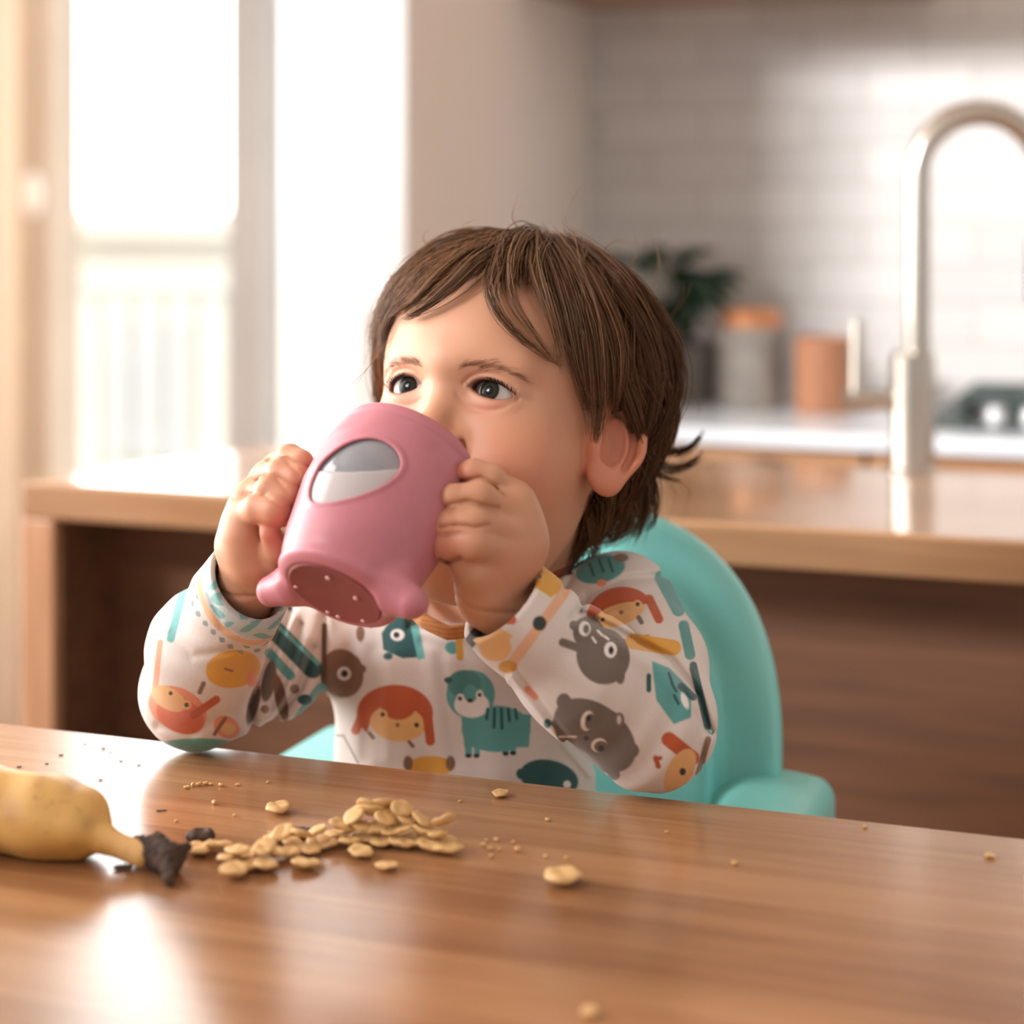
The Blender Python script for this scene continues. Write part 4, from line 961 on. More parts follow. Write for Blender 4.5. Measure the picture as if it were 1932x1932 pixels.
# collar band
def collar(P):
    q = P-RC.astype(np.float32); h = q@RN.astype(np.float32); rr = q-h[:, None]*RN.astype(np.float32)
    ang = np.arctan2(rr[:, 1], rr[:, 0]); R_ = np.interp(ang, RA, RRr)
    hh = np.interp(ang, RA, RH)+0.008*sstep(P[:, 0], 0.005, 0.035)
    return np.sqrt(np.maximum(np.abs(np.linalg.norm(rr, axis=1)-R_+0.0015+0.25*(h-hh))-0.0008, 0)**2+np.maximum(np.abs(h-hh)-0.0030, 0)**2)-0.0012
_rh = [(math.atan2((p-RC)[1], (p-RC)[0]), float((p-RC)@RN)) for p in RING]; _rh.sort()
RH = np.array([_rh[-1][1]]+[b for a, b in _rh]+[_rh[0][1]])
def collar_col(P):
    C = np.tile(lin(196, 128, 66), (len(P), 1)); t = sstep(P[:, 0], -0.01, 0.012)[:, None]
    C = C*(1-t)+lin(150, 76, 44)*t
    q = P-RC; h = q@RN; s = (np.sin(h*2400) > 0.4)[:, None]; return np.where(s, C*0.75, C)
co = sdf_mesh('collar', collar, RC-0.09, RC+0.09, 0.0009, M_cloth, sh, smooth=2, color=collar_col)
co['label'] = 'ribbed rust and mustard neckband'
# trousers, hidden below the table edge
def trousers(P):
    d = None
    for s_ in (-1, 1):
        hip = K(0, 0, 0)+TC+U*0.045*s_+np.array([0, 0, 0.595]); kn = hip-V*0.15+U*0.03*s_+np.array([0, 0, 0.01]); an = kn-V*0.02-np.array([0, 0, 0.16])
        e = smin(cap(P, hip, kn, 0.048, 0.036), cap(P, kn, an, 0.035, 0.026), 0.01); d = e if d is None else smin(d, e, 0.01)
    return d
tr = sdf_mesh('trousers', trousers, TC+np.array([-0.32, -0.30, 0.38]), TC+np.array([0.2, 0.15, 0.68]), 0.004, mat('grey jersey trousers', srgb(120, 124, 128), 0.9), child); tr.location = tuple(-CB)

# ================================================================== high chair booster
M_teal = mat('glossy turquoise plastic', rough=0.33, build=lambda T, p: noise_var(T, p, srgb(134, 210, 205), srgb(140, 214, 209), 20), Subsurface_Weight=0.1, Subsurface_Scale=0.01)
ucc = -0.425; vcc = 1.235; chb = (ucc, vcc, 0)
hc = tag(kthing('high_chair', ucc, vcc, 0), 'turquoise plastic child seat with a tall arched back behind the toddler', 'high chair')
def KQ(P): return np.stack([P[:, 0], P[:, 1], P[:, 2]], 1)
def arch(x, z, hw, top, zb=0.700, e=2.5):
    r = (np.abs(x/hw)**e+np.maximum(z-zb, 0)**e/(top-zb)**e)**(1/e)
    return (r-1)*np.minimum(hw, top-zb)
def chair_back(P):                      # local kitchen axes
    x, y, z = P[:, 0], P[:, 1], P[:, 2]
    y = y+0.5*x*x*0.8-0.06*(z-0.70)     # slight wrap and lean
    o1 = arch(x, z, 0.160, 0.872); o2 = arch(x, z, 0.118, 0.838)
    flare = 0.02*np.exp(-(z-0.705)/0.03)
    a = np.maximum(o1-np.where(np.abs(x) > 0.1, flare, 0), np.abs(y-0.026)-0.010); a = smax(o1, np.abs(y-0.028)-0.012, 0.012)
    b = smax(o2, np.abs(y-0.012)-0.020, 0.010)
    d = smin(a, b, 0.006); return np.maximum(d, 0.56-z)
o = sdf_mesh('backrest', chair_back, (-0.20, -0.06, 0.54), (0.20, 0.10, 0.90), 0.003, M_teal, hc, smooth=3)
def rbox(P, c, h, r):
    q = np.abs(P-np.asarray(c, np.float32))-(np.asarray(h, np.float32)-r)
    return np.linalg.norm(np.maximum(q, 0), axis=1)+np.minimum(q.max(1), 0)-r
for s_ in (-1, 1):
    def arm(P, s_=s_):
        c = (0.162*s_, -0.045, 0.615); d = rbox(P, c, (0.033, 0.085, 0.080), 0.016)
        d = smin(d, rbox(P, (0.140*s_, 0.02, 0.64), (0.03, 0.03, 0.045), 0.012), 0.02)
        return d
    sdf_mesh('armrest', arm, (-0.24 if s_ < 0 else 0.08, -0.22, 0.53), (-0.08 if s_ < 0 else 0.24, 0.08, 0.74), 0.003, M_teal, hc, smooth=3)
MB().box(-0.15, 0.15, -0.20, 0.04, 0.500, 0.538).build('seat', M_teal, hc, bevel=0.012, seg=3)
M_wleg = mat('white plastic legs', srgb(235, 235, 232), 0.4)
for sx in (-1, 1):
    for sy in (-0.17, 0.02):
        MB().tube([(0.12*sx, sy, 0.505), (0.19*sx, sy+(-0.05 if sy < 0 else 0.05), 0.0)], 0.014, 12).build('leg', M_wleg, hc, smooth=True)
# ================================================================== hair
rng = np.random.RandomState(11)
ENDP = np.radians([-180, -120, -95, -75, -60, -45, -30, -15, 0, 10, 20, 30, 40, 50, 60, 70, 80, 90, 100, 120, 150, 180])
ENDC = np.array([-0.098, -0.085, -0.03, 0.005, 0.030, 0.040, 0.046, 0.054, 0.063, 0.068, 0.070, 0.067, 0.060, 0.044, 0.016, 0.000, 0.008, 0.008, -0.040, -0.085, -0.098, -0.098])
CROWN = np.array([0.016, -0.014, 0.108])
def grad(fn, q, e=1e-4):
    d0 = fn(q); g = np.stack([fn(q+np.eye(3)[i]*e)-d0 for i in range(3)], 1)/e
    return d0, g/(np.linalg.norm(g, axis=1, keepdims=True)+1e-9)
def phi(q): return np.arctan2(q[:, 0], q[:, 1]+0.006)
NG = 900; STEP = 0.0035; NS = 60
d_ = rng.normal(size=(40000, 3)); d_ /= np.linalg.norm(d_, axis=1, keepdims=True)
q0 = np.array(SKC)+d_*np.array(SKR)*1.0
for _ in range(6):
    dd, gg = grad(head_base, q0); q0 = q0-dd[:, None]*gg
ok = (scalp_fn(q0) > 0.002); q0 = q0[ok]; q0 = q0[rng.permutation(len(q0))[:NG]]
NG = len(q0)
g_down = HR@np.array([0, 0, -1.0])
lay = rng.rand(NG); pos = q0.copy(); paths = [pos.copy()]; alive = np.ones(NG, bool); ends = np.full(NG, NS)
jit = rng.normal(size=NG)*0.006; wav = rng.rand(NG)*6.28; lenmax = rng.uniform(0.11, 0.19, NG)
for s in range(1, NS+1):
    dd, n = grad(head_base, pos)
    t = pos-CROWN; t[:, 2] *= 0.6; t -= n*(t*n).sum(1, keepdims=True); t /= (np.linalg.norm(t, axis=1, keepdims=True)+1e-6)
    gd = g_down-n*(n@g_down)[:, None]; gd /= (np.linalg.norm(gd, axis=1, keepdims=True)+1e-6)
    ph = phi(pos); wgt = np.clip((0.095-pos[:, 2])/0.09, 0.0, 0.9)[:, None]
    side = np.zeros_like(pos); side[:, 1] = np.where(np.abs(ph) > math.radians(62), -0.42, 0.0)*(pos[:, 2] < 0.03)
    side[:, 0] = np.where((ph < math.radians(8)) & (ph > math.radians(-80)), -0.55, 0.0)*np.clip((0.105-pos[:, 2])/0.04, 0, 1)
    side[:, 0] += np.where((ph > math.radians(8)) & (ph < math.radians(50)), 0.30, 0.0)
    dr = t*(1-wgt)+gd*wgt+side+n*0.0+0.10*np.stack([np.sin(wav+s*0.15), np.cos(wav*1.3+s*0.12), 0*wav], 1)
    dr -= n*(dr*n).sum(1, keepdims=True); dr /= (np.linalg.norm(dr, axis=1, keepdims=True)+1e-6)
    vol = np.where(np.abs(ph) > math.radians(75), 0.006, 0.0)*np.clip((0.07-pos[:, 2])/0.06, 0, 1)
    h = 0.0025+np.minimum(s*STEP/0.03, 1)*(0.002+0.007*lay+vol)+np.clip(-0.045-pos[:, 2], 0, 1)*0.35*lay
    new = pos+dr*STEP; dn = head_base(new); new = new+n*((h-dn)*0.5)[:, None]
    near_ear = ear(new, 1) < 0.0035
    pos = np.where(alive[:, None], new, pos); paths.append(pos.copy())
    ce = np.interp(phi(pos), ENDP, ENDC)+jit
    stop = alive & ((pos[:, 2] < ce) | near_ear | (s*STEP > lenmax)); ends[stop] = s; alive &= ~stop
paths = np.stack(paths, 1)             # NG, NS+1, 3
NPT = 13
def resample(p, n):
    t = np.linspace(0, len(p)-1, n); i = np.minimum(t.astype(int), len(p)-2); f = (t-i)[:, None]; return p[i]*(1-f)+p[i+1]*f
guides = []; 
for i in range(NG):
    e = max(3, ends[i]); guides.append((resample(paths[i, :e+1], NPT), e*STEP))
strands = []; rad = []; tone = []
NC = 15
for gp, ln in guides:
    tn = rng.rand()
    cl = rng.uniform(0.35, 0.8)
    off = rng.normal(size=(NC, 3))*0.0036; s = np.linspace(0, 1, NPT)[None, :, None]
    ws = rng.normal(size=(NC, 1, 3))*0.0009
    P_ = gp[None]+off[:, None]*(1-cl*s**1.3)+ws*np.sin(s*rng.uniform(3, 7)+rng.rand(NC, 1, 1)*6)*s
    cut = rng.uniform(0.82, 1.0, NC)
    for k in range(NC):
        strands.append(resample(P_[k], NPT) if cut[k] > 0.97 else resample(P_[k][:max(4, int(NPT*cut[k]))], NPT)); rad.append(0.00036*rng.uniform(0.7, 1.15)); tone.append(0.6*tn+0.4*rng.rand())
strands = [fromH(s_) for s_ in strands]
# locks that leave the head, given where they hang
def surf(px, py, off):
    o = np.array([0, 0, CAMZ]); r = np.array([(px-CX)/F, 1.0, -(py-HZ)/F]); r /= np.linalg.norm(r); t = 0.9; best = (9, t)
    for _ in range(60):
        p = o+r*t; d = float(head_base(((p-HO)@HR.T)[None])[0])-off
        if d < best[0]: best = (d, t)
        if d < 2e-4: break
        t += max(d*0.7, 4e-4)
        if t > 1.5: break
    return o+r*best[1]
def bez(P, n):
    P = np.array(P); t = np.linspace(0, len(P)-1, n); out = []
    for x in t:
        i = min(int(x), len(P)-2); f = x-i; p0 = P[max(i-1, 0)]; p1 = P[i]; p2 = P[i+1]; p3 = P[min(i+2, len(P)-1)]
        out.append(0.5*((2*p1)+(-p0+p2)*f+(2*p0-5*p1+4*p2-p3)*f*f+(-p0+3*p1-3*p2+p3)*f**3))
    return np.array(out)
LOCKS = [  # points (column, row, lift or distance), strands, width
 ([(990,452,.006),(940,495,.008),(925,545,.008),(950,600,.007),(1000,650,.006),(1060,692,.005)], 34, .0040, 0),
 ([(985,455,.006),(960,500,.009),(965,560,.008),(1000,620,.007),(1052,690,.006)], 20, .0032, 0),
 ([(1005,450,.006),(1010,510,.010),(1030,575,.010),(1050,640,.008),(1058,700,.006)], 34, .0042, 0),
 ([(1015,450,.006),(1045,510,.010),(1070,590,.010),(1085,670,.008),(1100,740,.006),(1118,790,.005)], 55, .0060, 0),
 ([(1030,450,.006),(1080,520,.011),(1115,610,.012),(1126,710,.010),(1126,790,.008),(1122,835,.006)], 90, .0065, 0),
 ([(1050,452,.006),(1115,530,.012),(1160,630,.014),(1166,715,.013),(1158,780,.010)], 90, .0065, 0),
 ([(980,450,.006),(900,470,.008),(830,515,.008),(780,570,.008),(735,600,.007)], 70, .0050, 0),
 ([(975,450,.006),(905,490,.009),(860,535,.009),(810,575,.008),(760,603,.007)], 60, .0045, 0),
 ([(965,452,.006),(860,462,.008),(780,505,.009),(735,560,.009),(722,620,.006),(722,680,.004)], 50, .0040, 0),
 ([(1060,455,.006),(1150,520,.014),(1215,620,.018),(1240,720,.018),(1225,800,.018),(1200,860,.015)], 110, .0070, 0),
 ([(1080,460,.006),(1180,520,.014),(1255,620,.020),(1278,710,.022),(1262,790,.024),(1215,862,.018)], 110, .0060, 0),
 ([(1150,640,.012),(1185,740,.014),(1215,820,.016),(1262,852,1.20),(1305,842,1.195),(1327,812,1.19)], 60, .0028, 1),
 ([(1160,680,.012),(1195,780,.014),(1220,850,.016),(1262,885,1.20),(1305,875,1.20),(1325,852,1.20)], 44, .0030, 1),
 ([(1180,760,.012),(1215,850,.014),(1245,895,1.19),(1285,905,1.20)], 30, .0026, 1),
 ([(1195,800,.012),(1225,880,1.19),(1240,930,1.19),(1236,980,1.19),(1218,1005,1.19)], 24, .0028, 1),
 ([(1200,850,.010),(1215,910,1.20),(1212,970,1.20),(1195,1015,1.20)], 100, .0070, 1),
 ([(1190,880,.008),(1190,940,1.19),(1180,990,1.185),(1150,1025,1.18)], 130, .0085, 1),
 ([(1160,920,.006),(1160,960,1.18),(1145,1000,1.175),(1110,1022,1.165)], 110, .0085, 1),
 ([(1130,940,.005),(1128,980,1.165),(1112,1010,1.16),(1092,1020,1.155)], 90, .0065, 1),
]
for pts, n, wd, _ in LOCKS:
    P_ = [surf(x, y, z) if z < 0.5 else W(x, y, z) for x, y, z in pts]
    g = bez(P_, NPT); tn = rng.rand()
    for k in range(n):
        o = rng.normal(size=3)*wd*0.55; s = np.linspace(0, 1, NPT)[:, None]; cv = rng.normal(size=3)*wd*0.35
        p = g+o*(1-(0.55 if _ else 0.72)*s**1.6)+cv*np.sin(s*math.pi*rng.uniform(0.8, 1.6)); c = rng.uniform(0.85, 1.0)
        strands.append(resample(p[:max(5, int(round(NPT*c)))], NPT)); rad.append(0.00034*rng.uniform(0.7, 1.1)); tone.append(0.5*tn+0.5*rng.rand())
FLY = [[(985,440,.004),(966,412,1.15),(968,385,1.14),(978,362,1.13)], [(1078,446,.004),(1064,420,1.16),(1066,390,1.15),(1080,362,1.14)], [(1180,520,.01),(1200,480,1.2),(1198,450,1.2)],
       [(1215,560,.01),(1240,520,1.2),(1240,480,1.2),(1225,450,1.2)], [(1270,640,1.2),(1300,615,1.2),(1318,590,1.2)], [(1280,700,1.2),(1315,740,1.2),(1322,780,1.2)], [(1262,600,1.2),(1290,560,1.2),(1296,520,1.2)],
       [(1225,880,1.19),(1270,930,1.19),(1265,985,1.19)], [(1230,900,1.19),(1300,920,1.19),(1290,980,1.19)], [(735,640,.004),(690,700,1.10),(660,735,1.08)], [(760,560,.004),(735,520,1.14),(745,490,1.14)], [(830,480,.004),(800,455,1.15),(812,440,1.15)],
       [(900,455,.004),(870,432,1.15),(900,420,1.15)], [(1130,480,.004),(1160,455,1.18),(1190,470,1.18)]]
for pts in FLY:
    g = bez([surf(x, y, z) if z < 0.5 else W(x, y, z) for x, y, z in pts], NPT)
    for k in range(2): strands.append(g+rng.normal(size=3)*0.0006+rng.normal(size=3)*0.003*np.linspace(0, 1, NPT)[:, None]**2); rad.append(0.00018); tone.append(0.9)
# fuzz standing off the outline
for i in range(420):
    k = rng.randint(NG); g = fromH(guides[k][0]); a = rng.randint(2, NPT-4); n_ = (g[a]-fromH(np.array(SKC))); n_ /= np.linalg.norm(n_)
    t_ = np.linspace(0, 1, NPT)[:, None]; seg = resample(g[a:], NPT)
    strands.append(seg+n_*(t_**0.8)*rng.uniform(0.003, 0.011)+rng.normal(size=3)*0.002*t_); rad.append(0.00016); tone.append(0.8)
def strand_mesh(name, S, R, tone, m, parent, base, sides=3):
    S = np.array(S); N, n, _ = S.shape; R = np.array(R)
    T_ = np.gradient(S, axis=1); T_ /= (np.linalg.norm(T_, axis=2, keepdims=True)+1e-9)
    up = np.array([0.31, -0.8, 0.51]); e1 = np.cross(T_, up); e1 /= (np.linalg.norm(e1, axis=2, keepdims=True)+1e-9); e2 = np.cross(T_, e1)
    prof = (1-0.75*np.linspace(0, 1, n)**2.5)[None, :, None]*R[:, None, None]
    vs = np.stack([S+prof*(math.cos(2*math.pi*k/sides)*e1+math.sin(2*math.pi*k/sides)*e2) for k in range(sides)], 2)   # N,n,sides,3
    idx = np.arange(N*n*sides).reshape(N, n, sides); a = idx[:, :-1, :]; b = np.roll(idx, -1, 2)[:, :-1, :]; c = np.roll(idx, -1, 2)[:, 1:, :]; d = idx[:, 1:, :]
    Q = np.stack([a, b, c, d], -1).reshape(-1, 4); me = bpy.data.meshes.new(name)
    co = (vs.reshape(-1, 3)-base).astype(np.float32)
    me.vertices.add(len(co)); me.vertices.foreach_set('co', co.ravel()); me.loops.add(len(Q)*4); me.loops.foreach_set('vertex_index', Q.astype(np.int32).ravel())
    me.polygons.add(len(Q)); me.polygons.foreach_set('loop_start', (np.arange(len(Q))*4).astype(np.int32)); me.update(calc_edges=True)
    ca = me.color_attributes.new('Col', 'FLOAT_COLOR', 'POINT'); cc = np.ones((N, n, sides, 4), np.float32); cc[..., 0] = np.array(tone)[:, None, None]
    ca.data.foreach_set('color', cc.ravel())
    o = link(name, me, m, parent, smooth=True); return o
def hairb(T, p):
    at = T.n('ShaderNodeAttribute', attribute_name='Col'); sp = T.n('ShaderNodeSeparateColor', {0: at.outputs['Color']})
    mx = T.n('ShaderNodeMix', {0: sp.outputs[0], 6: srgb(82, 52, 33), 7: srgb(166, 120, 82)}, data_type='RGBA'); L(T, mx.outputs[2], p.inputs['Base Color'])
    o = [n for n in T.t.nodes if n.type == 'OUTPUT_MATERIAL'][0]
    tl = T.n('ShaderNodeBsdfTranslucent'); L(T, mx.outputs[2], tl.inputs[0]); ms = T.n('ShaderNodeMixShader', {0: 0.38, 1: p.outputs[0], 2: tl.outputs[0]}); L(T, ms.outputs[0], o.inputs[0])
M_hair = mat('brown toddler hair', rough=0.42, build=hairb, Specular_IOR_Level=0.45)
hair = strand_mesh('hair', strands, rad, tone, M_hair, child, CB)
def cap_sdf(P):
    q = toH(P); hb_ = head_base(q); return np.maximum(np.maximum(hb_-0.0035, -hb_-0.003), 0.006-scalp_fn(q))
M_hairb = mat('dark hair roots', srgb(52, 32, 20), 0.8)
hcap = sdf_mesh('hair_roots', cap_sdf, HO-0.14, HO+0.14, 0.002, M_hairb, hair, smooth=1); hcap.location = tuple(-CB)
# lashes and brows
M_brow = mat('soft brown brow hair', srgb(150, 104, 76), 0.7)
M_lash = mat('dark lashes', srgb(34, 22, 18), 0.5)
def face_pt(a, c, off=0.0):
    q = np.array([[a, 0.115, c]])
    for _ in range(40):
        d = head(q)[0]-off
        if abs(d) < 2e-5: break
        q[0, 1] -= max(min(d*0.8, 0.01), -0.002)
        if q[0, 1] < 0.06: break
    return q[0]
for s_ in (-1, 1):
    S_ = []; R_ = []
    for x in np.linspace(-0.95, 0.97, 46):
        k = max(1-x*x, 0); up = 0.0060*k**0.75+0.0002-0.0018*x; m0 = 0.0302+x*0.0132
        base = np.array([m0, 0.0633+math.sqrt(max((ER+0.0009)**2-(m0-0.0285)**2-up**2, 1e-6)), up]); 
        ln = 0.0062*(0.6+0.4*(x+1)/2)*rng.uniform(0.85, 1.1); dirv = np.array([x*0.55+rng.normal()*0.08, 0.75, 0.10]); 
        pts = [base+dirv*ln*t+np.array([0, 0, 1])*ln*(0.55*t*t-0.25*t) for t in np.linspace(0, 1, 6)]
        pts = np.array(pts); pts[:, 0] *= s_; S_.append(fromH(pts)); R_.append(0.00036)
        if rng.rand() < 0.5:
            low = -0.0040*k**0.9+0.0002-0.0018*x; b2 = np.array([m0, 0.0633+math.sqrt(max((ER+0.0006)**2-(m0-0.0285)**2-low**2, 1e-6)), low])
            pts = np.array([b2+np.array([x*0.4, 0.6, -0.6])*0.0028*t for t in np.linspace(0, 1, 6)]); pts[:, 0] *= s_; S_.append(fromH(pts)); R_.append(0.00012)
    strand_mesh('eyelashes', S_, R_, [0.1]*len(S_), M_lash, child, CB)
    S_ = []; R_ = []
    for i in range(120):
        x = rng.uniform(-1, 1); m0 = 0.030+0.018*x; c0 = 0.0142-(0.0055 if x > 0 else 0.0020)*x*x+rng.normal()*0.0013*(1-0.4*abs(x))
        p0 = face_pt(m0, c0, 0.0002); dx = 0.0045*rng.uniform(0.7, 1.2); c1 = c0+0.0015-0.003*max(x, -0.3)
        p1 = face_pt(m0+dx, c1, 0.0006); pm = (p0+p1)/2+np.array([0, 0.0006, 0.0003])
        pts = bez([p0, pm, p1], 6); pts[:, 0] *= s_; S_.append(fromH(pts)); R_.append(0.00011)
    strand_mesh('eyebrow', S_, R_, [0.45+0.3*rng.rand() for _ in S_], M_brow, child, CB)
# ================================================================== food on the table
def tp(px, py): return on_plane(px, py, TZ)
# banana
B0 = W(-190, 1500, 0.985); 
def ban_p(px, py_bottom, r): p = tp(px, py_bottom); return p+np.array([0, 0, r])
bb = tp(110, 1625)
def banana(P):
    a = tp(-260, 1560)+Z*0.0225; b = tp(-60, 1596)+Z*0.0215; c = tp(85, 1612)+Z*0.0195; e = tp(142, 1618)+Z*0.0180
    d = chain(P, [a, b, c, e], [0.0222, 0.0212, 0.0193, 0.0178], 0.008)
    q = P-c.astype(np.float32)
    ax = (e-a)/np.linalg.norm(e-a); up = np.array([0, 0, 1.0]); sd = np.cross(ax, up)
    ang = np.arctan2((q@up.astype(np.float32)), (q@sd.astype(np.float32)))
    d = d-0.0010*np.abs(np.cos(ang*2.5+0.4))      # soft ridges of the peel
    n_ = tp(200, 1632)+Z*0.0125; s_ = tp(268, 1640)+Z*0.0072
    d = smin(d, chain(P, [e, n_, s_], [0.009, 0.0062, 0.0064], 0.004), 0.006)
    return np.maximum(d, TZ+0.0004-P[:, 2])
def ban_col(P):
    C = np.tile(lin(222, 178, 104), (len(P), 1)); g = lin(186, 132, 52)
    n = np.sin(P[:, 0]*55+1)*np.sin(P[:, 2]*70+P[:, 1]*40)
    t = sstep(n, -0.2, 1.0)[:, None]*0.6; C = C*(1-t)+g*t
    for (x, y, z, r) in ((125, 1500, 0.035, 0.006), (60, 1490, 0.045, 0.005), (15, 1545, 0.02, 0.006), (165, 1560, 0.02, 0.004)):
        c = W(x, y, 0.93); w_ = np.exp(-((np.hypot(P[:, 0]-c[0], P[:, 2]-c[2]))/r)**2)[:, None]*0.45; C = C*(1-w_)+lin(150, 92, 44)*w_
    tt = sstep(P[:, 0], tp(195, 1628)[0], tp(235, 1628)[0])[:, None]*0.6; C = C*(1-tt)+lin(226, 182, 124)*tt
    return C
def vcol(T, p):
    at = T.n('ShaderNodeAttribute', attribute_name='Col'); tc = T.n('ShaderNodeTexCoord'); nz = T.n('ShaderNodeTexNoise', {'Vector': tc.outputs['Object'], 'Scale': 180, 'Detail': 3})
    rp = T.n('ShaderNodeMapRange', {'Value': nz.outputs[0], 'From Min': 0.60, 'From Max': 0.72}); rp2 = T.n('ShaderNodeMath', {0: rp.outputs[0], 1: 0.35}, operation='MULTIPLY')
    mx = T.n('ShaderNodeMix', {0: rp2.outputs[0], 6: at.outputs['Color'], 7: srgb(140, 88, 44)}, data_type='RGBA'); L(T, mx.outputs[2], p.inputs['Base Color'])
M_ban = mat('ripe banana peel', rough=0.45, build=vcol, Subsurface_Weight=0.15, Subsurface_Scale=0.004)
bn = tag(empty('banana', bb), 'ripe yellow banana lying at the left edge of the table', 'banana')
lo_ = np.array([tp(-330, 1500)[0], 0.86, TZ-0.002]); hi_ = np.array([tp(300, 1600)[0]+0.02, 1.06, TZ+0.075])
o = sdf_mesh('peel', banana, lo_, hi_, 0.0016, M_ban, bn, smooth=3, color=ban_col); o.location = tuple(-bb)
def btip(P):
    s_ = tp(262, 1632)+Z*0.0080; t_ = tp(318, 1648)+Z*0.0070; u_ = tp(352, 1638)+Z*0.0105; w2 = tp(318, 1676)+Z*0.0035; x2 = tp(298, 1630)+Z*0.0125
    d = smin(cap(P, s_, t_, 0.0068, 0.0078), cap(P, t_, u_, 0.0055, 0.0028), 0.003); d = smin(d, cap(P, t_, w2, 0.0050, 0.0026), 0.003); d = smin(d, cap(P, t_, x2, 0.006, 0.0038), 0.003)
    d = d+0.0009*np.sin(P[:, 0]*900)*np.sin(P[:, 1]*800)*np.sin(P[:, 2]*700)
    return np.maximum(d, TZ+0.0004-P[:, 2])
M_tip = mat('blackened stem end', rough=0.8, build=lambda T, p: noise_var(T, p, srgb(38, 26, 20), srgb(78, 54, 40), 220))
ct_ = tp(305, 1640); o = sdf_mesh('stem_tip', btip, ct_-0.03, ct_+0.03, 0.0009, M_tip, bn, smooth=1); o.location = tuple(-bb); o['label'] = 'black shrivelled stem end'
# cereal flakes
M_flake = mat('pale golden cereal', rough=0.6, build=lambda T, p: noise_var(T, p, srgb(206, 160, 102), srgb(232, 196, 140), 160), Subsurface_Weight=0.15, Subsurface_Scale=0.002)
M_dark = mat('dark dried crumb', rough=0.7, build=lambda T, p: noise_var(T, p, srgb(50, 32, 26), srgb(92, 64, 52), 200))
rf = random.Random(21)
def flake_mesh(seed, lump=0.0011):
    r = random.Random(seed); nr, na = 7, 26; ph = [r.uniform(0, 6.28) for _ in range(6)]; top = []; 
    def R(a): return 1+0.07*math.sin(2*a+ph[0])+0.05*math.sin(3*a+ph[1])+0.03*math.sin(5*a+ph[2])
    def h(x, y): return 0.16*math.sin(5*x+ph[3])*math.cos(4*y+ph[4])+0.06*math.sin(11*x+ph[5])*math.sin(10*y+ph[0])
    vs = []; fs = []
    for s in (1, -1):
        for j in range(nr+1):
            rr = j/nr
            for i in range(na):
                a = 2*math.pi*i/na; x, y = rr*R(a)*math.cos(a), rr*R(a)*math.sin(a)*0.86
                th_ = 0.24*math.sqrt(max(1-rr**3, 0))+0.03
                vs.append((x, y, 0.34*rr*rr*0.4+h(x, y)*0.5+s*th_+0.25))
    n1 = (nr+1)*na
    for s in (0, 1):
        for j in range(nr):
            for i in range(na):
                k = (i+1) % na; q = [s*n1+j*na+i, s*n1+(j+1)*na+i, s*n1+(j+1)*na+k, s*n1+j*na+k]; fs.append(tuple(q if s == 0 else q[::-1]))
    for i in range(na):
        k = (i+1) % na; fs.append((nr*na+i, n1+nr*na+i, n1+nr*na+k, nr*na+k))
    m0 = min(v[2] for v in vs); vs = [(x, y, z-m0) for x, y, z in vs]
    me = MB().add(vs, fs).mesh('cereal_flake'); me.materials.append(M_flake); me.polygons.foreach_set('use_smooth', np.ones(len(me.polygons), dtype=bool)); return me
FM = [flake_mesh(i) for i in range(5)]
def flake(px, py, wpx, lift=0.0, rx=0, ry=0, label=None, group=None, name='cereal_flake', i=None, m=None):
    p = tp(px, py); s = wpx/2*0.92*p[1]/F
    me = FM[rf.randrange(5) if i is None else i]
    if m is not None: me = me.copy(); me.materials[0] = m
    o = bpy.data.objects.new(name, me); COL.objects.link(o); o.location = (p[0], p[1], TZ+0.0003+lift)
    o.scale = (s, s, s*0.85); o.rotation_euler = (rx, ry, rf.uniform(0, 6.28))
    o.location.z += abs(math.sin(rx))*s*0.6+abs(math.sin(ry))*s*0.6
    tag(o, label, 'cereal flake' if name == 'cereal_flake' else 'crumb', group); return o
flake(1062, 1668, 88, label='large lone round cereal flake right of the heap in the foreground', i=0)
flake(526, 1534, 62, label='oval cereal flake lying alone behind the heap on the left', i=1)
flake(944, 1503, 40, label='small thin cereal flake near the table edge before the right elbow', i=2)
flake(729, 1641, 46, label='small cereal flake alone just in front of the right half of the heap', i=3)
flake(1112, 1916, 44, label='blurred cereal flake at the very bottom edge of the table', i=4)
flake(1868, 1618, 26, label='tiny tan flake far right near the back edge of the table', i=2)
flake(680, 1617, 60, ry=0.05, label='flat pale flake in front of the middle of the heap', i=1)
HEAP = [(372,1612,62),(412,1608,60),(432,1630,56),(470,1622,52),(440,1655,70),(500,1645,60),(520,1622,56),(478,1640,54),(545,1618,54),(575,1640,58),(552,1600,52),(520,1592,50),(585,1612,56),(600,1598,56),(640,1588,62),(618,1602,50),(660,1600,56),(690,1590,58),
        (720,1598,58),(755,1602,60),(785,1600,58),(815,1608,62),(842,1612,70),(700,1580,58),(735,1584,60),(770,1590,58),(805,1594,56),(840,1596,54)]
G = 'cereal flakes in the heap on the table'; ZL = ['pale golden cereal flake in the flat left tail of the heap', 'pale golden cereal flake in the middle stretch of the heap', 'pale golden cereal flake in the tall right mound of the heap']
def GLf(x): return ZL[0 if x < 540 else (1 if x < 665 else 2)]
def GGf(x): return ('flakes in the left tail of the heap', 'flakes in the middle of the heap', 'flakes in the right mound of the heap')[0 if x < 540 else (1 if x < 665 else 2)]
for x, y, w_ in HEAP: flake(x, y, w_, rx=rf.uniform(-0.15, 0.15), ry=rf.uniform(-0.15, 0.15), label=GLf(x), group=GGf(x))
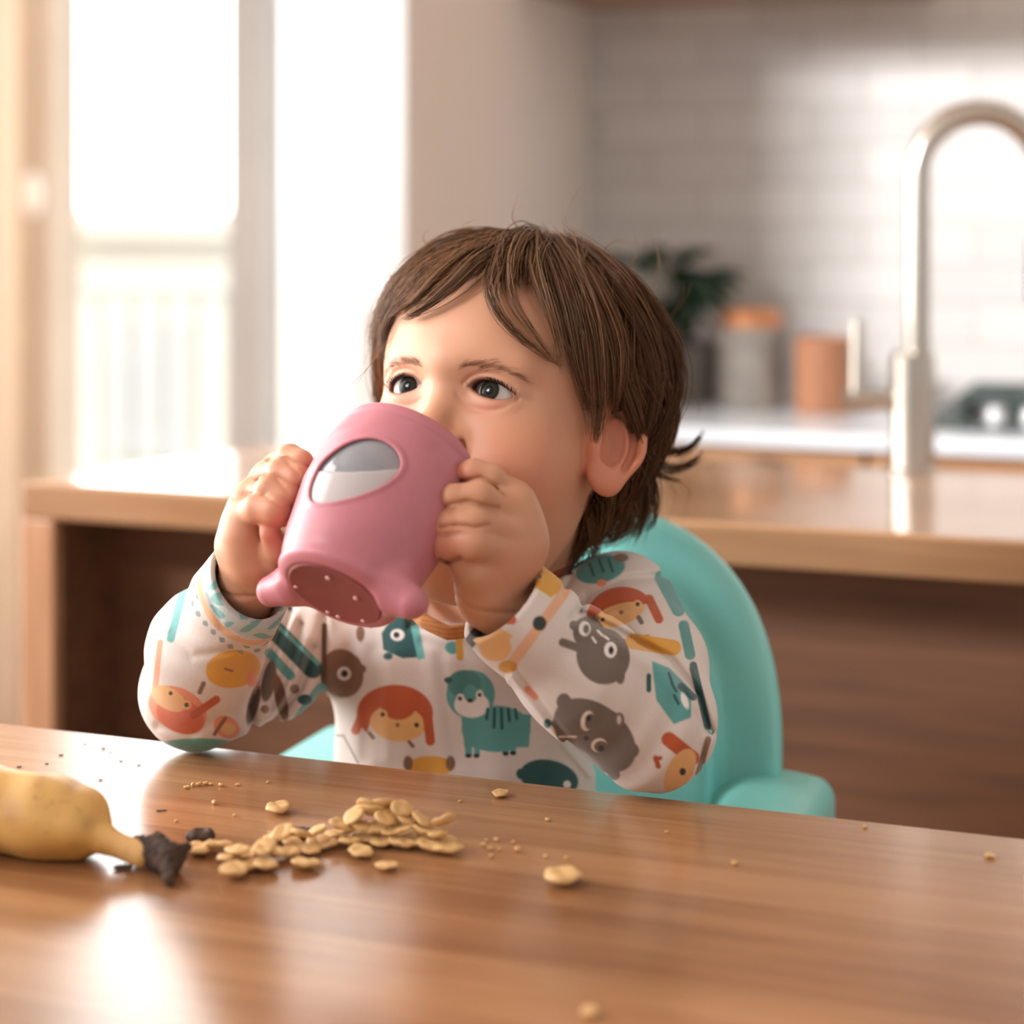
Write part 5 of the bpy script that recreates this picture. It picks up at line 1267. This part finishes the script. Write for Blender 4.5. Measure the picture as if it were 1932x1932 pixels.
for x, y, w_ in [(645,1590,58),(675,1592,60),(705,1592,62),(735,1592,60),(765,1596,58),(795,1600,58),(825,1604,58),(535,1604,54),(565,1608,54),(600,1602,54),(450,1634,56),(500,1630,56)]:
    flake(x, y, w_, lift=0.0050, rx=rf.uniform(-0.35, 0.35), ry=rf.uniform(-0.35, 0.35), label=GLf(x), group=GGf(x))
for x, y, w_ in [(672,1590,58),(700,1588,64),(728,1592,60),(762,1592,60),(792,1598,54),(840,1604,52)]:
    flake(x, y, w_, lift=0.0095, rx=rf.uniform(-0.6, 0.6), ry=rf.uniform(-0.6, 0.6), label=GLf(x), group=GGf(x))
for x, y, w_ in [(695,1588,56),(722,1588,56),(755,1592,52)]:
    flake(x, y, w_, lift=0.0140, rx=rf.uniform(0.4, 0.9)*rf.choice((-1, 1)), ry=rf.uniform(-0.3, 0.3), label='pale golden cereal flake tilted at the heap top', group='flakes on the very top of the heap')
# dark dried pieces
def chunk(px, py, wpx, label, m=M_dark, hh=0.55, seed=1, name='dried_fruit_piece', cat='crumb'):
    p = tp(px, py); s = wpx/2*p[1]/F
    def f(P):
        q = P.copy()
        d = ell(q, (0, 0, s*hh), (s, s*0.7, s*hh)); d = smin(d, ell(q, (s*0.55, 0, s*hh*1.3), (s*0.3, s*0.3, s*hh*0.7)), s*0.2); d = smax(d, -ell(q, (s*0.1, -s*0.2, s*hh*2.3), (s*0.5, s*0.5, s*hh*0.7)), s*0.15)
        return np.maximum(d+s*0.04*np.sin(q[:, 0]*7/s+seed)*np.sin(q[:, 1]*8/s), 0.0002-P[:, 2])
    o = sdf_mesh(name, f, (-s*1.3, -s*1.1, -0.001), (s*1.3, s*1.1, s*2.4), s/11, m, None, smooth=1); o.location = (p[0], p[1], TZ+0.0002); tag(o, label, cat); return o
chunk(378, 1590, 58, 'dark brown dried piece between the banana stem and the heap', hh=0.45)
chunk(262, 1590, 36, 'small brownish crumb just behind the banana stem', m=mat('tan crumb', srgb(176, 134, 100), 0.6), hh=0.3, seed=3, name='crumb')
chunk(556, 1580, 74, 'flat dark dried piece half hidden behind the heap', hh=0.22, seed=5)
chunk(232, 1640, 40, 'thin dark fleck in the shadow under the banana stem', hh=0.16, seed=7)
# crumbs
crm = chunk(512, 1576, 14, 'pale crumb touching the left back side of the heap', m=M_flake, hh=0.6, seed=2, name='crumb')
CR_ = [(352,1488,13,'a'),(364,1484,11,'a'),(376,1483,13,'a'),(388,1481,14,'a'),(398,1482,9,'a'),(417,1484,12,'a'),(448,1483,10,'a'),(505,1478,8,'a'),(404,1518,13,'b'),(443,1541,8,'b'),(332,1551,8,'b'),(868,1514,8,'d'),
       (912,1598,12,'c'),(925,1604,12,'c'),(936,1588,12,'c'),(942,1606,10,'c'),(927,1619,12,'c'),(968,1592,9,'c'),(976,1607,16,'c'),(918,1588,8,'c'),(1029,1619,10,'c'),(1068,1622,9,'c'),(1033,1549,13,'d'),(1386,1632,14,'e'),(1258,1572,9,'e'),(1632,1562,12,'e')]
LAB = {'a': 'tiny pale crumb in the line of crumbs before the left elbow', 'b': 'tiny pale crumb left of the lone oval flake', 'c': 'tiny pale crumb in the scatter right of the heap', 'd': 'tiny crumb between the chest and the scatter right of the heap', 'e': 'tiny brown crumb on the bare right part of the table'}
GRP = {'a': 'crumbs before the left elbow', 'b': 'crumbs left of the oval flake', 'c': 'crumbs right of the heap', 'd': 'crumbs before the chest', 'e': 'crumbs on the right part of the table'}
for x, y, w_, g in CR_:
    p = tp(x, y); o = crm.copy(); COL.objects.link(o); o.location = (p[0], p[1], TZ+0.0002); k = w_/14*p[1]/tp(512, 1576)[1]; o.scale = (k, k, k*rf.uniform(0.7, 1.2)); o.rotation_euler = (0, 0, rf.uniform(0, 6.28))
    tag(o, LAB[g], 'crumb', GRP[g])
dk = chunk(195, 1414, 10, 'dark speck on the bright reflecting left part of the table', hh=0.3, seed=4, name='speck')
dk['group'] = 'dark specks on the bright part of the table'
for x, y, w_ in [(115,1426,10),(88,1442,8),(228,1437,9),(262,1445,9),(190,1473,9),(208,1420,7),(160,1405,7),(36,1448,10),(300,1531,12),(310,1530,9)]:
    p = tp(x, y); o = dk.copy(); COL.objects.link(o); o.location = (p[0], p[1], TZ+0.0002); k = w_/10*p[1]/tp(195, 1414)[1]; o.scale = (k, k, k*0.6)
